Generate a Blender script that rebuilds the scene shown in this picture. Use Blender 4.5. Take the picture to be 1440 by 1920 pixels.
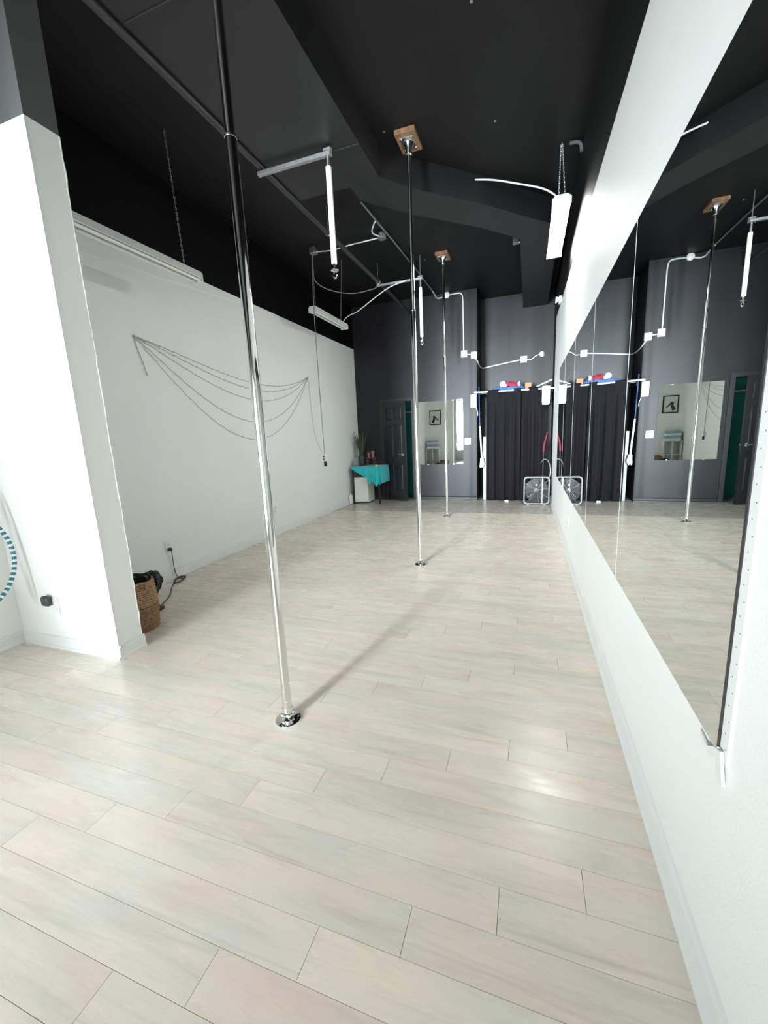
import bpy, bmesh, math, random
from mathutils import Vector, Matrix
random.seed(7)
for o in list(bpy.data.objects): bpy.data.objects.remove(o)
S = bpy.context.scene
COL = S.collection

# ------------------------------------------------------------------ camera
RIGHT = Vector((0.9438, 0.3278, -0.0446)); DOWN = Vector((0.0193, -0.1897, -0.9817)); FWD = Vector((-0.3303, 0.9255, -0.1853))
cd = bpy.data.cameras.new('camera'); cam = bpy.data.objects.new('camera', cd); COL.objects.link(cam)
FWD.normalize(); RIGHT = (RIGHT - FWD * RIGHT.dot(FWD)).normalized(); UP = RIGHT.cross(FWD)
m = Matrix((RIGHT, UP, -FWD)).transposed().to_4x4(); m.translation = Vector((0, 0, 1.34)); cam.matrix_world = m
cd.sensor_fit = 'HORIZONTAL'; cd.sensor_width = 36.0; cd.lens = 764.3 / 1440 * 36.0
cd.clip_start = 0.02; cd.clip_end = 100
S.camera = cam

# ------------------------------------------------------------------ world, daylight, exposure
w = bpy.data.worlds.new('world'); S.world = w; w.use_nodes = True
w.node_tree.nodes['Background'].inputs[0].default_value = (0.75, 0.87, 1.0, 1)
w.node_tree.nodes['Background'].inputs[1].default_value = 1.0
S.view_settings.view_transform = 'Standard'; S.view_settings.look = 'None'
S.view_settings.exposure = -0.30; S.view_settings.gamma = 1.0; S.view_settings.use_curve_mapping = False

FRONT = -4.8
def daylight(name, x0, x1, z0, z1, power, col, spread, tilt=0.0, turn=0.0):
    l = bpy.data.lights.new(name, 'AREA'); l.shape = 'RECTANGLE'; l.size = x1 - x0; l.size_y = z1 - z0
    l.energy = power; l.color = col; l.spread = math.radians(spread)
    o = bpy.data.objects.new(name, l); COL.objects.link(o)
    o.location = ((x0 + x1) / 2, FRONT + 0.03, (z0 + z1) / 2); o.rotation_euler = (math.radians(90 + tilt), 0, math.radians(turn))
    return o
daylight('daylight_door', -2.75, -2.15, 0.35, 2.30, 150, (0.86, 0.945, 1.0), 42, 1, -12)
daylight('daylight_sidelight', -3.35, -2.95, 0.45, 3.40, 72, (0.84, 0.94, 1.0), 22, -2, -13)
daylight('daylight_middle_window', -1.60, -0.80, 0.45, 3.40, 28, (0.97, 0.985, 1.0), 105)
daylight('daylight_window', -0.75, 0.38, 0.45, 3.40, 44, (1.0, 0.985, 0.96), 105)

# ------------------------------------------------------------------ materials
MAT = {}
TUBE_FILL = 215.0        # fill radiance added to tubes that are switched off
def mat(name, col, rough=0.5, metal=0.0, noise=0.0, nscale=8.0, bump=0.0, bscale=60.0, spec=0.5, stretch=(1, 1, 1), col2=None, trans=0.0, sheen=0.0, emit=0.0):
    mt = bpy.data.materials.new(name); mt.use_nodes = True; nt = mt.node_tree; b = nt.nodes['Principled BSDF']
    b.inputs['Base Color'].default_value = (*col, 1); b.inputs['Roughness'].default_value = rough
    b.inputs['Metallic'].default_value = metal; b.inputs['Specular IOR Level'].default_value = spec
    if trans: b.inputs['Transmission Weight'].default_value = trans
    if sheen: b.inputs['Sheen Weight'].default_value = sheen
    tc = nt.nodes.new('ShaderNodeTexCoord'); mp = nt.nodes.new('ShaderNodeMapping'); mp.inputs['Scale'].default_value = stretch
    nt.links.new(tc.outputs['Object'], mp.inputs[0])
    if noise or col2:
        n = nt.nodes.new('ShaderNodeTexNoise'); n.inputs['Scale'].default_value = nscale; n.inputs['Detail'].default_value = 5
        nt.links.new(mp.outputs[0], n.inputs['Vector'])
        r = nt.nodes.new('ShaderNodeValToRGB'); nt.links.new(n.outputs['Fac'], r.inputs[0])
        c2 = col2 or tuple(max(0, c * (1 - noise)) for c in col)
        r.color_ramp.elements[0].position = 0.32; r.color_ramp.elements[1].position = 0.68
        r.color_ramp.elements[0].color = (*c2, 1); r.color_ramp.elements[1].color = (*col, 1)
        nt.links.new(r.outputs[0], b.inputs['Base Color'])
    if bump:
        n2 = nt.nodes.new('ShaderNodeTexNoise'); n2.inputs['Scale'].default_value = bscale; n2.inputs['Detail'].default_value = 3
        nt.links.new(mp.outputs[0], n2.inputs['Vector'])
        bp = nt.nodes.new('ShaderNodeBump'); bp.inputs['Strength'].default_value = bump; bp.inputs['Distance'].default_value = 0.01
        nt.links.new(n2.outputs['Fac'], bp.inputs['Height']); nt.links.new(bp.outputs[0], b.inputs['Normal'])
    if emit: b.inputs['Emission Color'].default_value = (1.0, 0.985, 0.95, 1); b.inputs['Emission Strength'].default_value = emit
    MAT[name] = mt; return mt

mat('white_paint', (0.885, 0.90, 0.875), 0.55, noise=0.03, nscale=1.5, bump=0.06, bscale=140, spec=0.35)
mat('white_trim', (0.83, 0.85, 0.83), 0.35, noise=0.04, nscale=6)
mat('black_paint', (0.0062, 0.0062, 0.0070), 0.55, noise=0.25, nscale=1.2, bump=0.12, bscale=90, spec=0.32)
mat('charcoal_paint', (0.022, 0.0222, 0.026), 0.44, col2=(0.0135, 0.0137, 0.0165), nscale=1.6, bump=0.1, bscale=90, spec=0.26)
mat('charcoal_trim', (0.020, 0.0205, 0.024), 0.38, spec=0.4)
mat('deep_black', (0.003, 0.003, 0.0034), 0.6, spec=0.12)
mat('partition_lit_black', (0.095, 0.098, 0.098), 0.5, noise=0.1, nscale=2, bump=0.1, bscale=90)  # black upper paint, colour raised to grey for the window light on it
mat('duct_paint', (0.012, 0.012, 0.0135), 0.5, noise=0.2, nscale=2.0, bump=0.05, bscale=60)
mat('pipe_paint', (0.030, 0.030, 0.033), 0.4)
mat('chrome', (0.80, 0.80, 0.79), 0.07, 1.0)
mat('brushed_chrome', (0.70, 0.71, 0.71), 0.18, 1.0)
mat('galvanised', (0.50, 0.51, 0.52), 0.38, 0.9, noise=0.3, nscale=30)
mat('white_enamel', (0.80, 0.81, 0.79), 0.3)
mat('tube_glass', (0.82, 0.83, 0.80), 0.2)
mat('fill_tube', (0.9, 0.9, 0.88), 0.3, emit=TUBE_FILL)  # added glow that brightens the far half of the room
mat('white_plastic', (0.82, 0.83, 0.82), 0.35)
mat('white_cable', (0.72, 0.73, 0.72), 0.45)
mat('grey_cable', (0.22, 0.22, 0.23), 0.5)
mat('black_cable', (0.02, 0.02, 0.022), 0.5)
mat('black_plastic', (0.016, 0.016, 0.018), 0.4)
mat('dark_grey_plastic', (0.05, 0.052, 0.056), 0.4)
mat('mount_wood', (0.36, 0.20, 0.10), 0.5, col2=(0.17, 0.085, 0.045), nscale=6, stretch=(6, 1, 6))
mat('mirror_glass', (0.86, 0.90, 0.885), 0.0, 1.0)
mat('old_mirror_glass', (0.84, 0.885, 0.86), 0.012, 1.0)
mat('mirror_edge', (0.42, 0.46, 0.44), 0.4)
mat('jute', (0.46, 0.31, 0.17), 0.85, col2=(0.27, 0.165, 0.085), nscale=55, bump=0.9, bscale=70)
mat('jute_dark', (0.36, 0.21, 0.11), 0.85, col2=(0.20, 0.11, 0.055), nscale=55, bump=0.9, bscale=70)
mat('bag_plastic', (0.03, 0.031, 0.034), 0.25, bump=0.5, bscale=25)
mat('teal_cloth', (0.015, 0.52, 0.55), 0.75, noise=0.15, nscale=10, sheen=0.3)
mat('teal_wall', (0.035, 0.36, 0.32), 0.6, noise=0.15, nscale=2)
mat('leaf', (0.022, 0.045, 0.018), 0.4, col2=(0.07, 0.095, 0.04), nscale=30, stretch=(1, 1, 3))
mat('terracotta', (0.24, 0.13, 0.095), 0.7, noise=0.2, nscale=14)
mat('stand_wood', (0.15, 0.07, 0.045), 0.5, noise=0.4, nscale=12, stretch=(1, 5, 5))
mat('glass_clear', (0.85, 0.9, 0.9), 0.03, trans=0.9)
mat('candle_wax', (0.72, 0.70, 0.42), 0.5)
mat('fridge_white', (0.83, 0.84, 0.77), 0.32, noise=0.03, nscale=5)
mat('curtain_fabric', (0.0095, 0.0085, 0.0112), 0.9, noise=0.25, nscale=14, stretch=(4, 4, 0.6), spec=0.12)
mat('blue_fabric', (0.06, 0.15, 0.38), 0.8, noise=0.25, nscale=9, bump=0.3, bscale=40)
mat('red_fabric', (0.42, 0.02, 0.05), 0.8, noise=0.3, nscale=9, bump=0.3, bscale=40)
mat('white_fleece', (0.80, 0.80, 0.79), 0.95, bump=0.8, bscale=60)
mat('cardboard', (0.40, 0.25, 0.15), 0.85, noise=0.12, nscale=10)
mat('paper', (0.78, 0.78, 0.76), 0.8, noise=0.12, nscale=20)
mat('fan_plastic', (0.27, 0.275, 0.28), 0.3)
mat('fan_grille', (0.16, 0.165, 0.17), 0.4)
mat('fan_blade', (0.035, 0.035, 0.037), 0.3)
mat('hoop_teal', (0.02, 0.17, 0.19), 0.4)
mat('hoop_white', (0.75, 0.78, 0.78), 0.4)
mat('frame_black', (0.015, 0.015, 0.015), 0.4)
mat('towel_white', (0.74, 0.77, 0.80), 0.9, bump=0.4, bscale=50)
mat('towel_blue', (0.30, 0.44, 0.52), 0.9, bump=0.4, bscale=50)
mat('shelf_white', (0.72, 0.72, 0.70), 0.5)
mat('subfloor', (0.16, 0.135, 0.115), 0.8)
mat('alu', (0.55, 0.56, 0.57), 0.35, 0.9)
mat('window_pane', (0.9, 0.93, 0.95), 0.02, trans=1.0)
mat('string_wire', (0.40, 0.39, 0.36), 0.6)
mat('mop_blue', (0.018, 0.045, 0.15), 0.45)
mat('dusty_red', (0.20, 0.02, 0.04), 0.8, noise=0.3, nscale=20)
mat('dull_grey', (0.10, 0.10, 0.105), 0.5)
mat('pale_wood', (0.42, 0.42, 0.41), 0.6, noise=0.15, nscale=8, stretch=(6, 6, 1))

def plank_material(name, cream, green, pink, streak, rough):
    mt = bpy.data.materials.new(name); mt.use_nodes = True; nt = mt.node_tree; L = nt.links; N = nt.nodes.new
    b = nt.nodes['Principled BSDF']; b.inputs['Specular IOR Level'].default_value = 0.42
    tc = N('ShaderNodeTexCoord'); oi = N('ShaderNodeObjectInfo')
    mul = N('ShaderNodeMath'); mul.operation = 'MULTIPLY'; mul.inputs[1].default_value = 73.0; L.new(oi.outputs['Random'], mul.inputs[0])
    cmb = N('ShaderNodeCombineXYZ'); L.new(mul.outputs[0], cmb.inputs[0]); L.new(mul.outputs[0], cmb.inputs[2])
    add = N('ShaderNodeVectorMath'); add.operation = 'ADD'; L.new(tc.outputs['Object'], add.inputs[0]); L.new(cmb.outputs[0], add.inputs[1])
    def noise(scale, st, det=4, rough_=0.55, dist=0.0):
        mp = N('ShaderNodeMapping'); mp.inputs['Scale'].default_value = st; L.new(add.outputs[0], mp.inputs[0])
        n = N('ShaderNodeTexNoise'); n.inputs['Scale'].default_value = scale; n.inputs['Detail'].default_value = det
        n.inputs['Roughness'].default_value = rough_; n.inputs['Distortion'].default_value = dist
        L.new(mp.outputs[0], n.inputs['Vector']); return n
    def ramp(n, p0, p1, a=0.0, c=1.0):
        r = N('ShaderNodeMapRange'); r.inputs[1].default_value = p0; r.inputs[2].default_value = p1; r.inputs[3].default_value = a; r.inputs[4].default_value = c
        L.new(n.outputs['Fac'], r.inputs[0]); return r
    def mix(f, a, bcol):
        mx = N('ShaderNodeMix'); mx.data_type = 'RGBA'
        if isinstance(f, float): mx.inputs[0].default_value = f
        else: L.new(f, mx.inputs[0])
        for s, v in ((6, a), (7, bcol)):
            if isinstance(v, tuple): mx.inputs[s].default_value = (*v, 1)
            else: L.new(v, mx.inputs[s])
        return mx.outputs[2]
    c = mix(ramp(noise(2.2, (1, 2.5, 1)), 0.38, 0.62).outputs[0], cream, green)
    c = mix(ramp(noise(1.7, (1, 3.0, 1), 3), 0.52, 0.70).outputs[0], c, pink)
    c = mix(ramp(noise(4.0, (0.45, 3.6, 1), 7, 0.68, 0.8), 0.47, 0.74, 0.0, 0.50).outputs[0], c, streak)
    c = mix(ramp(noise(2.0, (0.35, 8, 1), 5, 0.6, 1.2), 0.62, 0.78, 0.0, 0.34).outputs[0], c, tuple(v * 0.55 for v in streak))
    tint = N('ShaderNodeMapRange'); tint.inputs[3].default_value = 0.94; tint.inputs[4].default_value = 1.03; L.new(oi.outputs['Random'], tint.inputs[0])
    hsv = N('ShaderNodeHueSaturation'); L.new(c, hsv.inputs['Color']); L.new(tint.outputs[0], hsv.inputs['Value'])
    L.new(hsv.outputs[0], b.inputs['Base Color'])
    rr = ramp(noise(3.5, (1, 4, 1)), 0.3, 0.7, rough - 0.05, rough + 0.09); L.new(rr.outputs[0], b.inputs['Roughness'])
    bp = N('ShaderNodeBump'); bp.inputs['Strength'].default_value = 0.10; bp.inputs['Distance'].default_value = 0.002
    L.new(noise(14, (0.6, 6, 1), 4).outputs['Fac'], bp.inputs['Height']); L.new(bp.outputs[0], b.inputs['Normal'])
    MAT[name] = mt
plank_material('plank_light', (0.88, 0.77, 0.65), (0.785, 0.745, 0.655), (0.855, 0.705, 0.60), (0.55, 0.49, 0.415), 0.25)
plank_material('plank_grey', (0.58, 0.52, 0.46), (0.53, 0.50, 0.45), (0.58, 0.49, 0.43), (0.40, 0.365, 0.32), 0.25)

# ------------------------------------------------------------------ mesh helpers
class MB:
    def __init__(s): s.v = []; s.f = []; s.mi = []
    def add(s, vs, fs, mi=0):
        k = len(s.v); s.v += [tuple(p) for p in vs]; s.f += [tuple(i + k for i in f) for f in fs]; s.mi += [mi] * len(fs); return s
    def box(s, x0, x1, y0, y1, z0, z1, mi=0):
        vs = [(x, y, z) for z in (z0, z1) for y in (y0, y1) for x in (x0, x1)]
        return s.add(vs, [(0, 2, 3, 1), (4, 5, 7, 6), (0, 1, 5, 4), (2, 6, 7, 3), (0, 4, 6, 2), (1, 3, 7, 5)], mi)
    def rbox(s, x0, x1, y0, y1, z0, z1, r=0.005, seg=2, mi=0):
        bm = bmesh.new(); bmesh.ops.create_cube(bm, size=1)
        for v in bm.verts: v.co = Vector(((x0 + x1) / 2 + v.co.x * (x1 - x0), (y0 + y1) / 2 + v.co.y * (y1 - y0), (z0 + z1) / 2 + v.co.z * (z1 - z0)))
        bmesh.ops.bevel(bm, geom=list(bm.edges), offset=r, segments=seg, profile=0.5, affect='EDGES')
        bm.verts.ensure_lookup_table(); bm.verts.index_update()
        s.add([v.co[:] for v in bm.verts], [[v.index for v in f.verts] for f in bm.faces], mi); bm.free(); return s
    def obox(s, c, ax, ay, az, hx, hy, hz, mi=0):
        c = Vector(c); ax = Vector(ax).normalized(); ay = Vector(ay).normalized(); az = Vector(az).normalized()
        vs = [c + ax * (hx * a) + ay * (hy * b) + az * (hz * d) for d in (-1, 1) for b in (-1, 1) for a in (-1, 1)]
        return s.add(vs, [(0, 2, 3, 1), (4, 5, 7, 6), (0, 1, 5, 4), (2, 6, 7, 3), (0, 4, 6, 2), (1, 3, 7, 5)], mi)
    def tube(s, pts, r, n=10, closed=False, mi=0):
        P = [Vector(p) for p in pts]; N = len(P); rs = r if isinstance(r, (list, tuple)) else [r] * N
        T = []
        for i in range(N):
            a = P[(i - 1) % N] if (closed or i > 0) else P[i]; b = P[(i + 1) % N] if (closed or i < N - 1) else P[i]
            T.append((b - a).normalized())
        u = T[0].orthogonal().normalized(); vs = []
        for i in range(N):
            u = (u - T[i] * u.dot(T[i])).normalized(); w_ = T[i].cross(u)
            for j in range(n):
                a = 2 * math.pi * j / n; vs.append(P[i] + (u * math.cos(a) + w_ * math.sin(a)) * rs[i])
        fs = []
        for i in range(N if closed else N - 1):
            for j in range(n):
                fs.append((i * n + j, i * n + (j + 1) % n, ((i + 1) % N) * n + (j + 1) % n, ((i + 1) % N) * n + j))
        if not closed: fs += [tuple(range(n - 1, -1, -1)), tuple((N - 1) * n + j for j in range(n))]
        return s.add(vs, fs, mi)
    def cyl(s, a, b, r, r2=None, n=20, mi=0): return s.tube([a, b], [r, r if r2 is None else r2], n, mi=mi)
    def lathe(s, prof, c=(0, 0, 0), n=28, axis='z', mi=0, cap=True):
        vs = []
        for r, h in prof:
            for j in range(n):
                a = 2 * math.pi * j / n; x, y = r * math.cos(a), r * math.sin(a)
                p = {'z': (x, y, h), 'y': (x, h, -y), 'x': (h, x, y)}[axis]
                vs.append((c[0] + p[0], c[1] + p[1], c[2] + p[2]))
        fs = [(i * n + j, i * n + (j + 1) % n, (i + 1) * n + (j + 1) % n, (i + 1) * n + j) for i in range(len(prof) - 1) for j in range(n)]
        if cap: fs += [tuple(range(n - 1, -1, -1)), tuple((len(prof) - 1) * n + j for j in range(n))]
        return s.add(vs, fs, mi)
    def prism(s, poly, a0, a1, axis='y', mi=0):
        n = len(poly); f = {'y': lambda p, t: (p[0], t, p[1]), 'x': lambda p, t: (t, p[0], p[1]), 'z': lambda p, t: (p[0], p[1], t)}[axis]
        vs = [f(p, a0) for p in poly] + [f(p, a1) for p in poly]
        fs = [(i, (i + 1) % n, n + (i + 1) % n, n + i) for i in range(n)] + [tuple(range(n - 1, -1, -1)), tuple(range(n, 2 * n))]
        return s.add(vs, fs, mi)
    def grid(s, fn, nu, nv, mi=0, closed_u=False):
        vs = [fn(i / (nu if closed_u else nu - 1), j / (nv - 1)) for j in range(nv) for i in range(nu)]
        fs = [(j * nu + i, j * nu + (i + 1) % nu, (j + 1) * nu + (i + 1) % nu, (j + 1) * nu + i) for j in range(nv - 1) for i in range(nu if closed_u else nu - 1)]
        return s.add(vs, fs, mi)
    def sphere(s, c, rx, ry=None, rz=None, n=16, m=10, mi=0):
        ry = ry or rx; rz = rz or rx
        return s.grid(lambda a, b: (c[0] + rx * math.cos(2 * math.pi * a) * math.sin(math.pi * (0.001 + 0.998 * b)), c[1] + ry * math.sin(2 * math.pi * a) * math.sin(math.pi * (0.001 + 0.998 * b)), c[2] - rz * math.cos(math.pi * b)), n, m, mi, True)
    def build(s, name, mats, parent=None, loc=None, smooth=35):
        if isinstance(mats, str): mats = [mats]
        if parent is not None: org = Vector(parent.matrix_world_loc) if hasattr(parent, 'matrix_world_loc') else WORLD[parent.name]
        elif loc is not None: org = Vector(loc)
        else:
            xs = [p[0] for p in s.v]; ys = [p[1] for p in s.v]; zs = [p[2] for p in s.v]
            org = Vector(((min(xs) + max(xs)) / 2, (min(ys) + max(ys)) / 2, min(zs)))
        me = bpy.data.meshes.new(name); me.from_pydata([(p[0] - org[0], p[1] - org[1], p[2] - org[2]) for p in s.v], [], s.f)
        for k in mats: me.materials.append(MAT[k])
        me.polygons.foreach_set('material_index', s.mi); me.update()
        bm = bmesh.new(); bm.from_mesh(me); bmesh.ops.recalc_face_normals(bm, faces=bm.faces); bm.to_mesh(me); bm.free()
        if smooth:
            me.polygons.foreach_set('use_smooth', [True] * len(me.polygons)); me.set_sharp_from_angle(angle=math.radians(smooth))
        o = bpy.data.objects.new(name, me); COL.objects.link(o)
        if parent is not None: o.parent = parent; WORLD[o.name] = Vector(org)
        else: o.location = org; WORLD[o.name] = Vector(org)
        return o
WORLD = {}
def tag(o, label, cat, group=None):
    o['label'] = label; o['category'] = cat
    if group: o['group'] = group
    return o
def thing(name, label, cat, loc, group=None):
    o = bpy.data.objects.new(name, None); COL.objects.link(o); o.location = loc; o.empty_display_size = 0.1
    WORLD[o.name] = Vector(loc); return tag(o, label, cat, group)
def struct(o): o['kind'] = 'structure'; return o
def smoothpath(pts, k=6):
    P = [Vector(p) for p in pts]; out = []
    for i in range(len(P) - 1):
        p0 = P[max(i - 1, 0)]; p1 = P[i]; p2 = P[i + 1]; p3 = P[min(i + 2, len(P) - 1)]
        for j in range(k):
            t = j / k; out.append(0.5 * ((2 * p1) + (p2 - p0) * t + (2 * p0 - 5 * p1 + 4 * p2 - p3) * t * t + (3 * p1 - p0 - 3 * p2 + p3) * t ** 3))
    return out + [P[-1]]
def chain(a, b, link=0.024, wire=0.0018, rad=0.006):
    a = Vector(a); b = Vector(b); d = (b - a); L = d.length; d.normalize(); u = d.orthogonal().normalized(); w_ = d.cross(u); mb = MB()
    n = max(1, int(L / (link * 0.82)))
    for i in range(n):
        c = a + d * (L * (i + 0.5) / n); s_ = u if i % 2 else w_
        mb.tube([c + d * (math.sin(t) * link / 2) + s_ * (math.cos(t) * rad) for t in [k * math.pi / 4 for k in range(8)]], wire, 4, True)
    return mb

# ------------------------------------------------------------------ the setting
PATCH_Y = 1.9
XL, XR, YB, ZC = -3.39, 0.42, 8.10, 3.86
YA = 8.80                                     # rear of the alcove
# floor: sub-floor with every plank laid on it
fl = struct(MB().box(XL - 0.1, XR + 0.1, FRONT - 0.1, YA + 0.6, -0.08, -0.006).build('floor', 'subfloor', loc=(0, 0, -0.08)))
PL, PW = 1.172, 0.125
cache = {}
rest = MB()
k0 = int((FRONT - 0.527) / PW) - 1; k1 = int((YB + 0.02 - 0.527) / PW) + 1
for k in range(k0, k1 + 1):
    y0 = 0.527 + k * PW; y1 = y0 + PW
    y1c = min(y1, YA); y0c = max(y0, FRONT)
    if y1c <= y0c: continue
    j0 = (-0.76 + 0.235 * k) % PL
    x = j0 - PL * math.ceil((j0 - XL) / PL)
    while x < XR - 0.01:
        a, b = max(x, XL + 0.002), min(x + PL, XR - 0.002); x += PL
        if b - a < 0.02: continue
        if y1 < 0.25:
            rest.box(a + 0.0007, b - 0.0007, y0c + 0.0006, y1c - 0.0006, -0.008, 0.0); continue
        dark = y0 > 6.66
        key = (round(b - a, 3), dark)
        if key not in cache:
            hx, hy = (b - a) / 2 - 0.0007, PW / 2 - 0.0006
            me = bpy.data.meshes.new('plank')
            t = MB().box(-hx, hx, -hy, hy, -0.008, 0.0); me.from_pydata(t.v, [], t.f)
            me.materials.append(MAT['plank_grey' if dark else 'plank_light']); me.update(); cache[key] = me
        o = bpy.data.objects.new('plank', cache[key]); COL.objects.link(o); o.parent = fl
        o.location = ((a + b) / 2, (y0 + y1) / 2, 0.08)
o = rest.build('plank_rows', 'plank_light', fl, smooth=0); o['kind'] = 'stuff'
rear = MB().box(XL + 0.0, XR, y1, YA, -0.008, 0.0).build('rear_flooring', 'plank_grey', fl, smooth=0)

struct(MB().box(XL - 0.1, XR + 0.1, FRONT - 0.1, YA + 0.1, ZC, ZC + 0.1).build('ceiling', 'black_paint', smooth=0))
# left wall, white up to 3.07 m, black above
struct(MB().box(XL - 0.1, XL, FRONT, YB, 0, 3.075, 0).box(XL - 0.1, XL, FRONT, YB, 3.075, ZC, 1).build('wall_left', ['white_paint', 'deep_black'], smooth=0))
wl = bpy.data.objects['wall_left']
MB().prism([(PATCH_Y, 2.83), (5.34, 3.07), (5.34, 3.0745), (PATCH_Y, 3.0745)], XL, XL + 0.003, 'x').build('drywall_layer', 'white_paint', wl, smooth=0)
# right wall: the paint line climbs slightly towards the rear
def rwz(y): return 2.975 + (y - 2.21) * 0.0375
mb = MB()
mb.prism([(FRONT, 0), (YB, 0), (YB, rwz(YB)), (FRONT, rwz(FRONT))], XR, XR + 0.1, 'x', 0)
mb.prism([(FRONT, rwz(FRONT)), (YB, rwz(YB)), (YB, ZC), (FRONT, ZC)], XR, XR + 0.1, 'x', 1)
mb.box(XR, XR + 0.1, YB, YA, 0, ZC, 1)
struct(mb.build('wall_right', ['white_paint', 'black_paint'], smooth=0))
# rear wall with the door opening
DX0, DX1, DZ = -2.83, -2.20, 2.0
AX = -0.925
mb = MB().box(XL - 0.1, DX0, YB, YB + 0.12, 0, ZC).box(DX1, AX, YB, YB + 0.12, 0, ZC).box(DX0, DX1, YB, YB + 0.12, DZ, ZC)
struct(mb.build('wall_back', 'charcoal_paint', smooth=0))
struct(MB().box(AX - 0.1, XR + 0.1, YA, YA + 0.1, 0, ZC).build('wall_alcove_back', 'charcoal_paint', smooth=0))
struct(MB().box(AX - 0.1, AX, YB + 0.12, YA, 0, ZC).build('wall_alcove_side', 'black_paint', smooth=0))
# partition stub
PX, PY0, PY1 = -2.455, 1.70, 1.872
struct(MB().box(XL, PX, PY0, PY1, 0, 3.025, 0).box(XL, PX, PY0, PY1, 3.025, ZC, 1).build('wall_partition', ['white_paint', 'partition_lit_black'], smooth=0))
# front wall with glazed door and windows (behind the camera)
ops = [(-3.37, -2.93, 0.40, 3.45), (-2.85, -2.05, 0.0, 2.45), (-1.65, -0.78, 0.40, 3.45), (-0.77, 0.40, 0.40, 3.45)]
mb = MB(); x = XL - 0.1
for a, b, z0, z1 in ops:
    mb.box(x, a, FRONT - 0.12, FRONT, 0, ZC)
    if z0 > 0: mb.box(a, b, FRONT - 0.12, FRONT, 0, z0)
    mb.box(a, b, FRONT - 0.12, FRONT, z1, ZC); x = b
mb.box(x, XR + 0.1, FRONT - 0.12, FRONT, 0, ZC)
struct(mb.build('wall_front', 'white_paint', smooth=0))
for i, (a, b, z0, z1) in enumerate(ops):
    yc = FRONT - 0.06; mb = MB()
    for p in ((a, a + 0.05, z0, z1), (b - 0.05, b, z0, z1)): mb.box(p[0], p[1], yc - 0.025, yc + 0.025, p[2], p[3])
    mb.box(a + 0.05, b - 0.05, yc - 0.025, yc + 0.025, z1 - 0.05, z1).box(a + 0.05, b - 0.05, yc - 0.025, yc + 0.025, z0, z0 + (0.22 if z0 == 0 else 0.05))
    fr = struct(mb.build('door_2' if z0 == 0 else 'window_%d' % (1, 0, 2, 3)[i], 'alu', smooth=0))
    MB().box(a + 0.05, b - 0.05, yc - 0.003, yc + 0.003, z0 + (0.22 if z0 == 0 else 0.05), z1 - 0.05).build('pane', 'window_pane', fr, smooth=0)

# baseboards with a stepped cap and a shoe moulding
def base_profile(h=0.085): return [(0, 0), (0.022, 0), (0.021, 0.010), (0.012, 0.020), (0.012, h - 0.018), (0.007, h - 0.006), (0.0, h)]
def baseboard(name, m_, mode, at, a0, a1, h=0.085):
    pr = base_profile(h)
    if mode == '+x': mb = MB().prism([(at + p, z) for p, z in pr], a0, a1, 'y')
    elif mode == '-x': mb = MB().prism([(at - p, z) for p, z in pr], a0, a1, 'y')
    else: mb = MB().prism([(at - p, z) for p, z in pr], a0, a1, 'x')
    return struct(mb.build(name, m_, smooth=0))
baseboard('baseboard_left', 'white_trim', '+x', XL, PY1, YB)
baseboard('baseboard_front_left', 'white_trim', '+x', XL, FRONT, PY0)
baseboard('baseboard_right', 'white_trim', '-x', XR, FRONT, YB - 0.01, 0.10)
baseboard('baseboard_partition_front', 'white_trim', '-y', PY0, XL, PX + 0.02)
baseboard('baseboard_partition_end', 'white_trim', '+x', PX, PY0, PY1 + 0.01)
baseboard('baseboard_back', 'charcoal_trim', '-y', YB, DX1 + 0.06, AX, 0.07)
baseboard('baseboard_back_corner', 'charcoal_trim', '-y', YB, XL, DX0 - 0.06, 0.07)
# metal corner beads on the partition edge (slightly ragged plaster)
mb = MB()
pts = []
for i in range(40):
    z = 0.09 + i * (2.93 / 39); pts.append((PX + 0.0015 + random.uniform(-0.0008, 0.0016), PY0 - 0.0015 + random.uniform(-0.001, 0.001), z))
mb.tube(pts, 0.004, 5)
struct(mb.build('trim_1', 'white_trim'))
mb = MB(); pts = []
for i in range(60):
    z = 0.09 + i * (2.93 / 59); pts.append((PX + 0.001, PY1 - 0.001 + random.uniform(-0.003, 0.003), z))
mb.tube(pts, [0.002 + random.uniform(0, 0.003) for _ in pts], 5)
struct(mb.build('trim_2', 'white_paint'))

# store room behind the door
struct(MB().box(-3.0, -2.95, YB + 0.12, 8.65, 0, 2.5).box(-1.95, -1.9, YB + 0.12, 8.65, 0, 2.5).box(-2.95, -1.95, 8.60, 8.65, 0, 2.5).build('wall_storeroom', 'teal_wall', smooth=0))
struct(MB().box(-3.0, -1.9, YB + 0.12, 8.65, 2.5, 2.55).build('ceiling_storeroom', 'charcoal_paint', smooth=0))
tag(MB().rbox(-2.94, -1.96, 8.45, 8.59, 1.78, 1.805, 0.003).build('store_shelf', 'white_enamel'), 'white shelf board fixed across the teal store room behind the open door', 'shelf')

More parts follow.
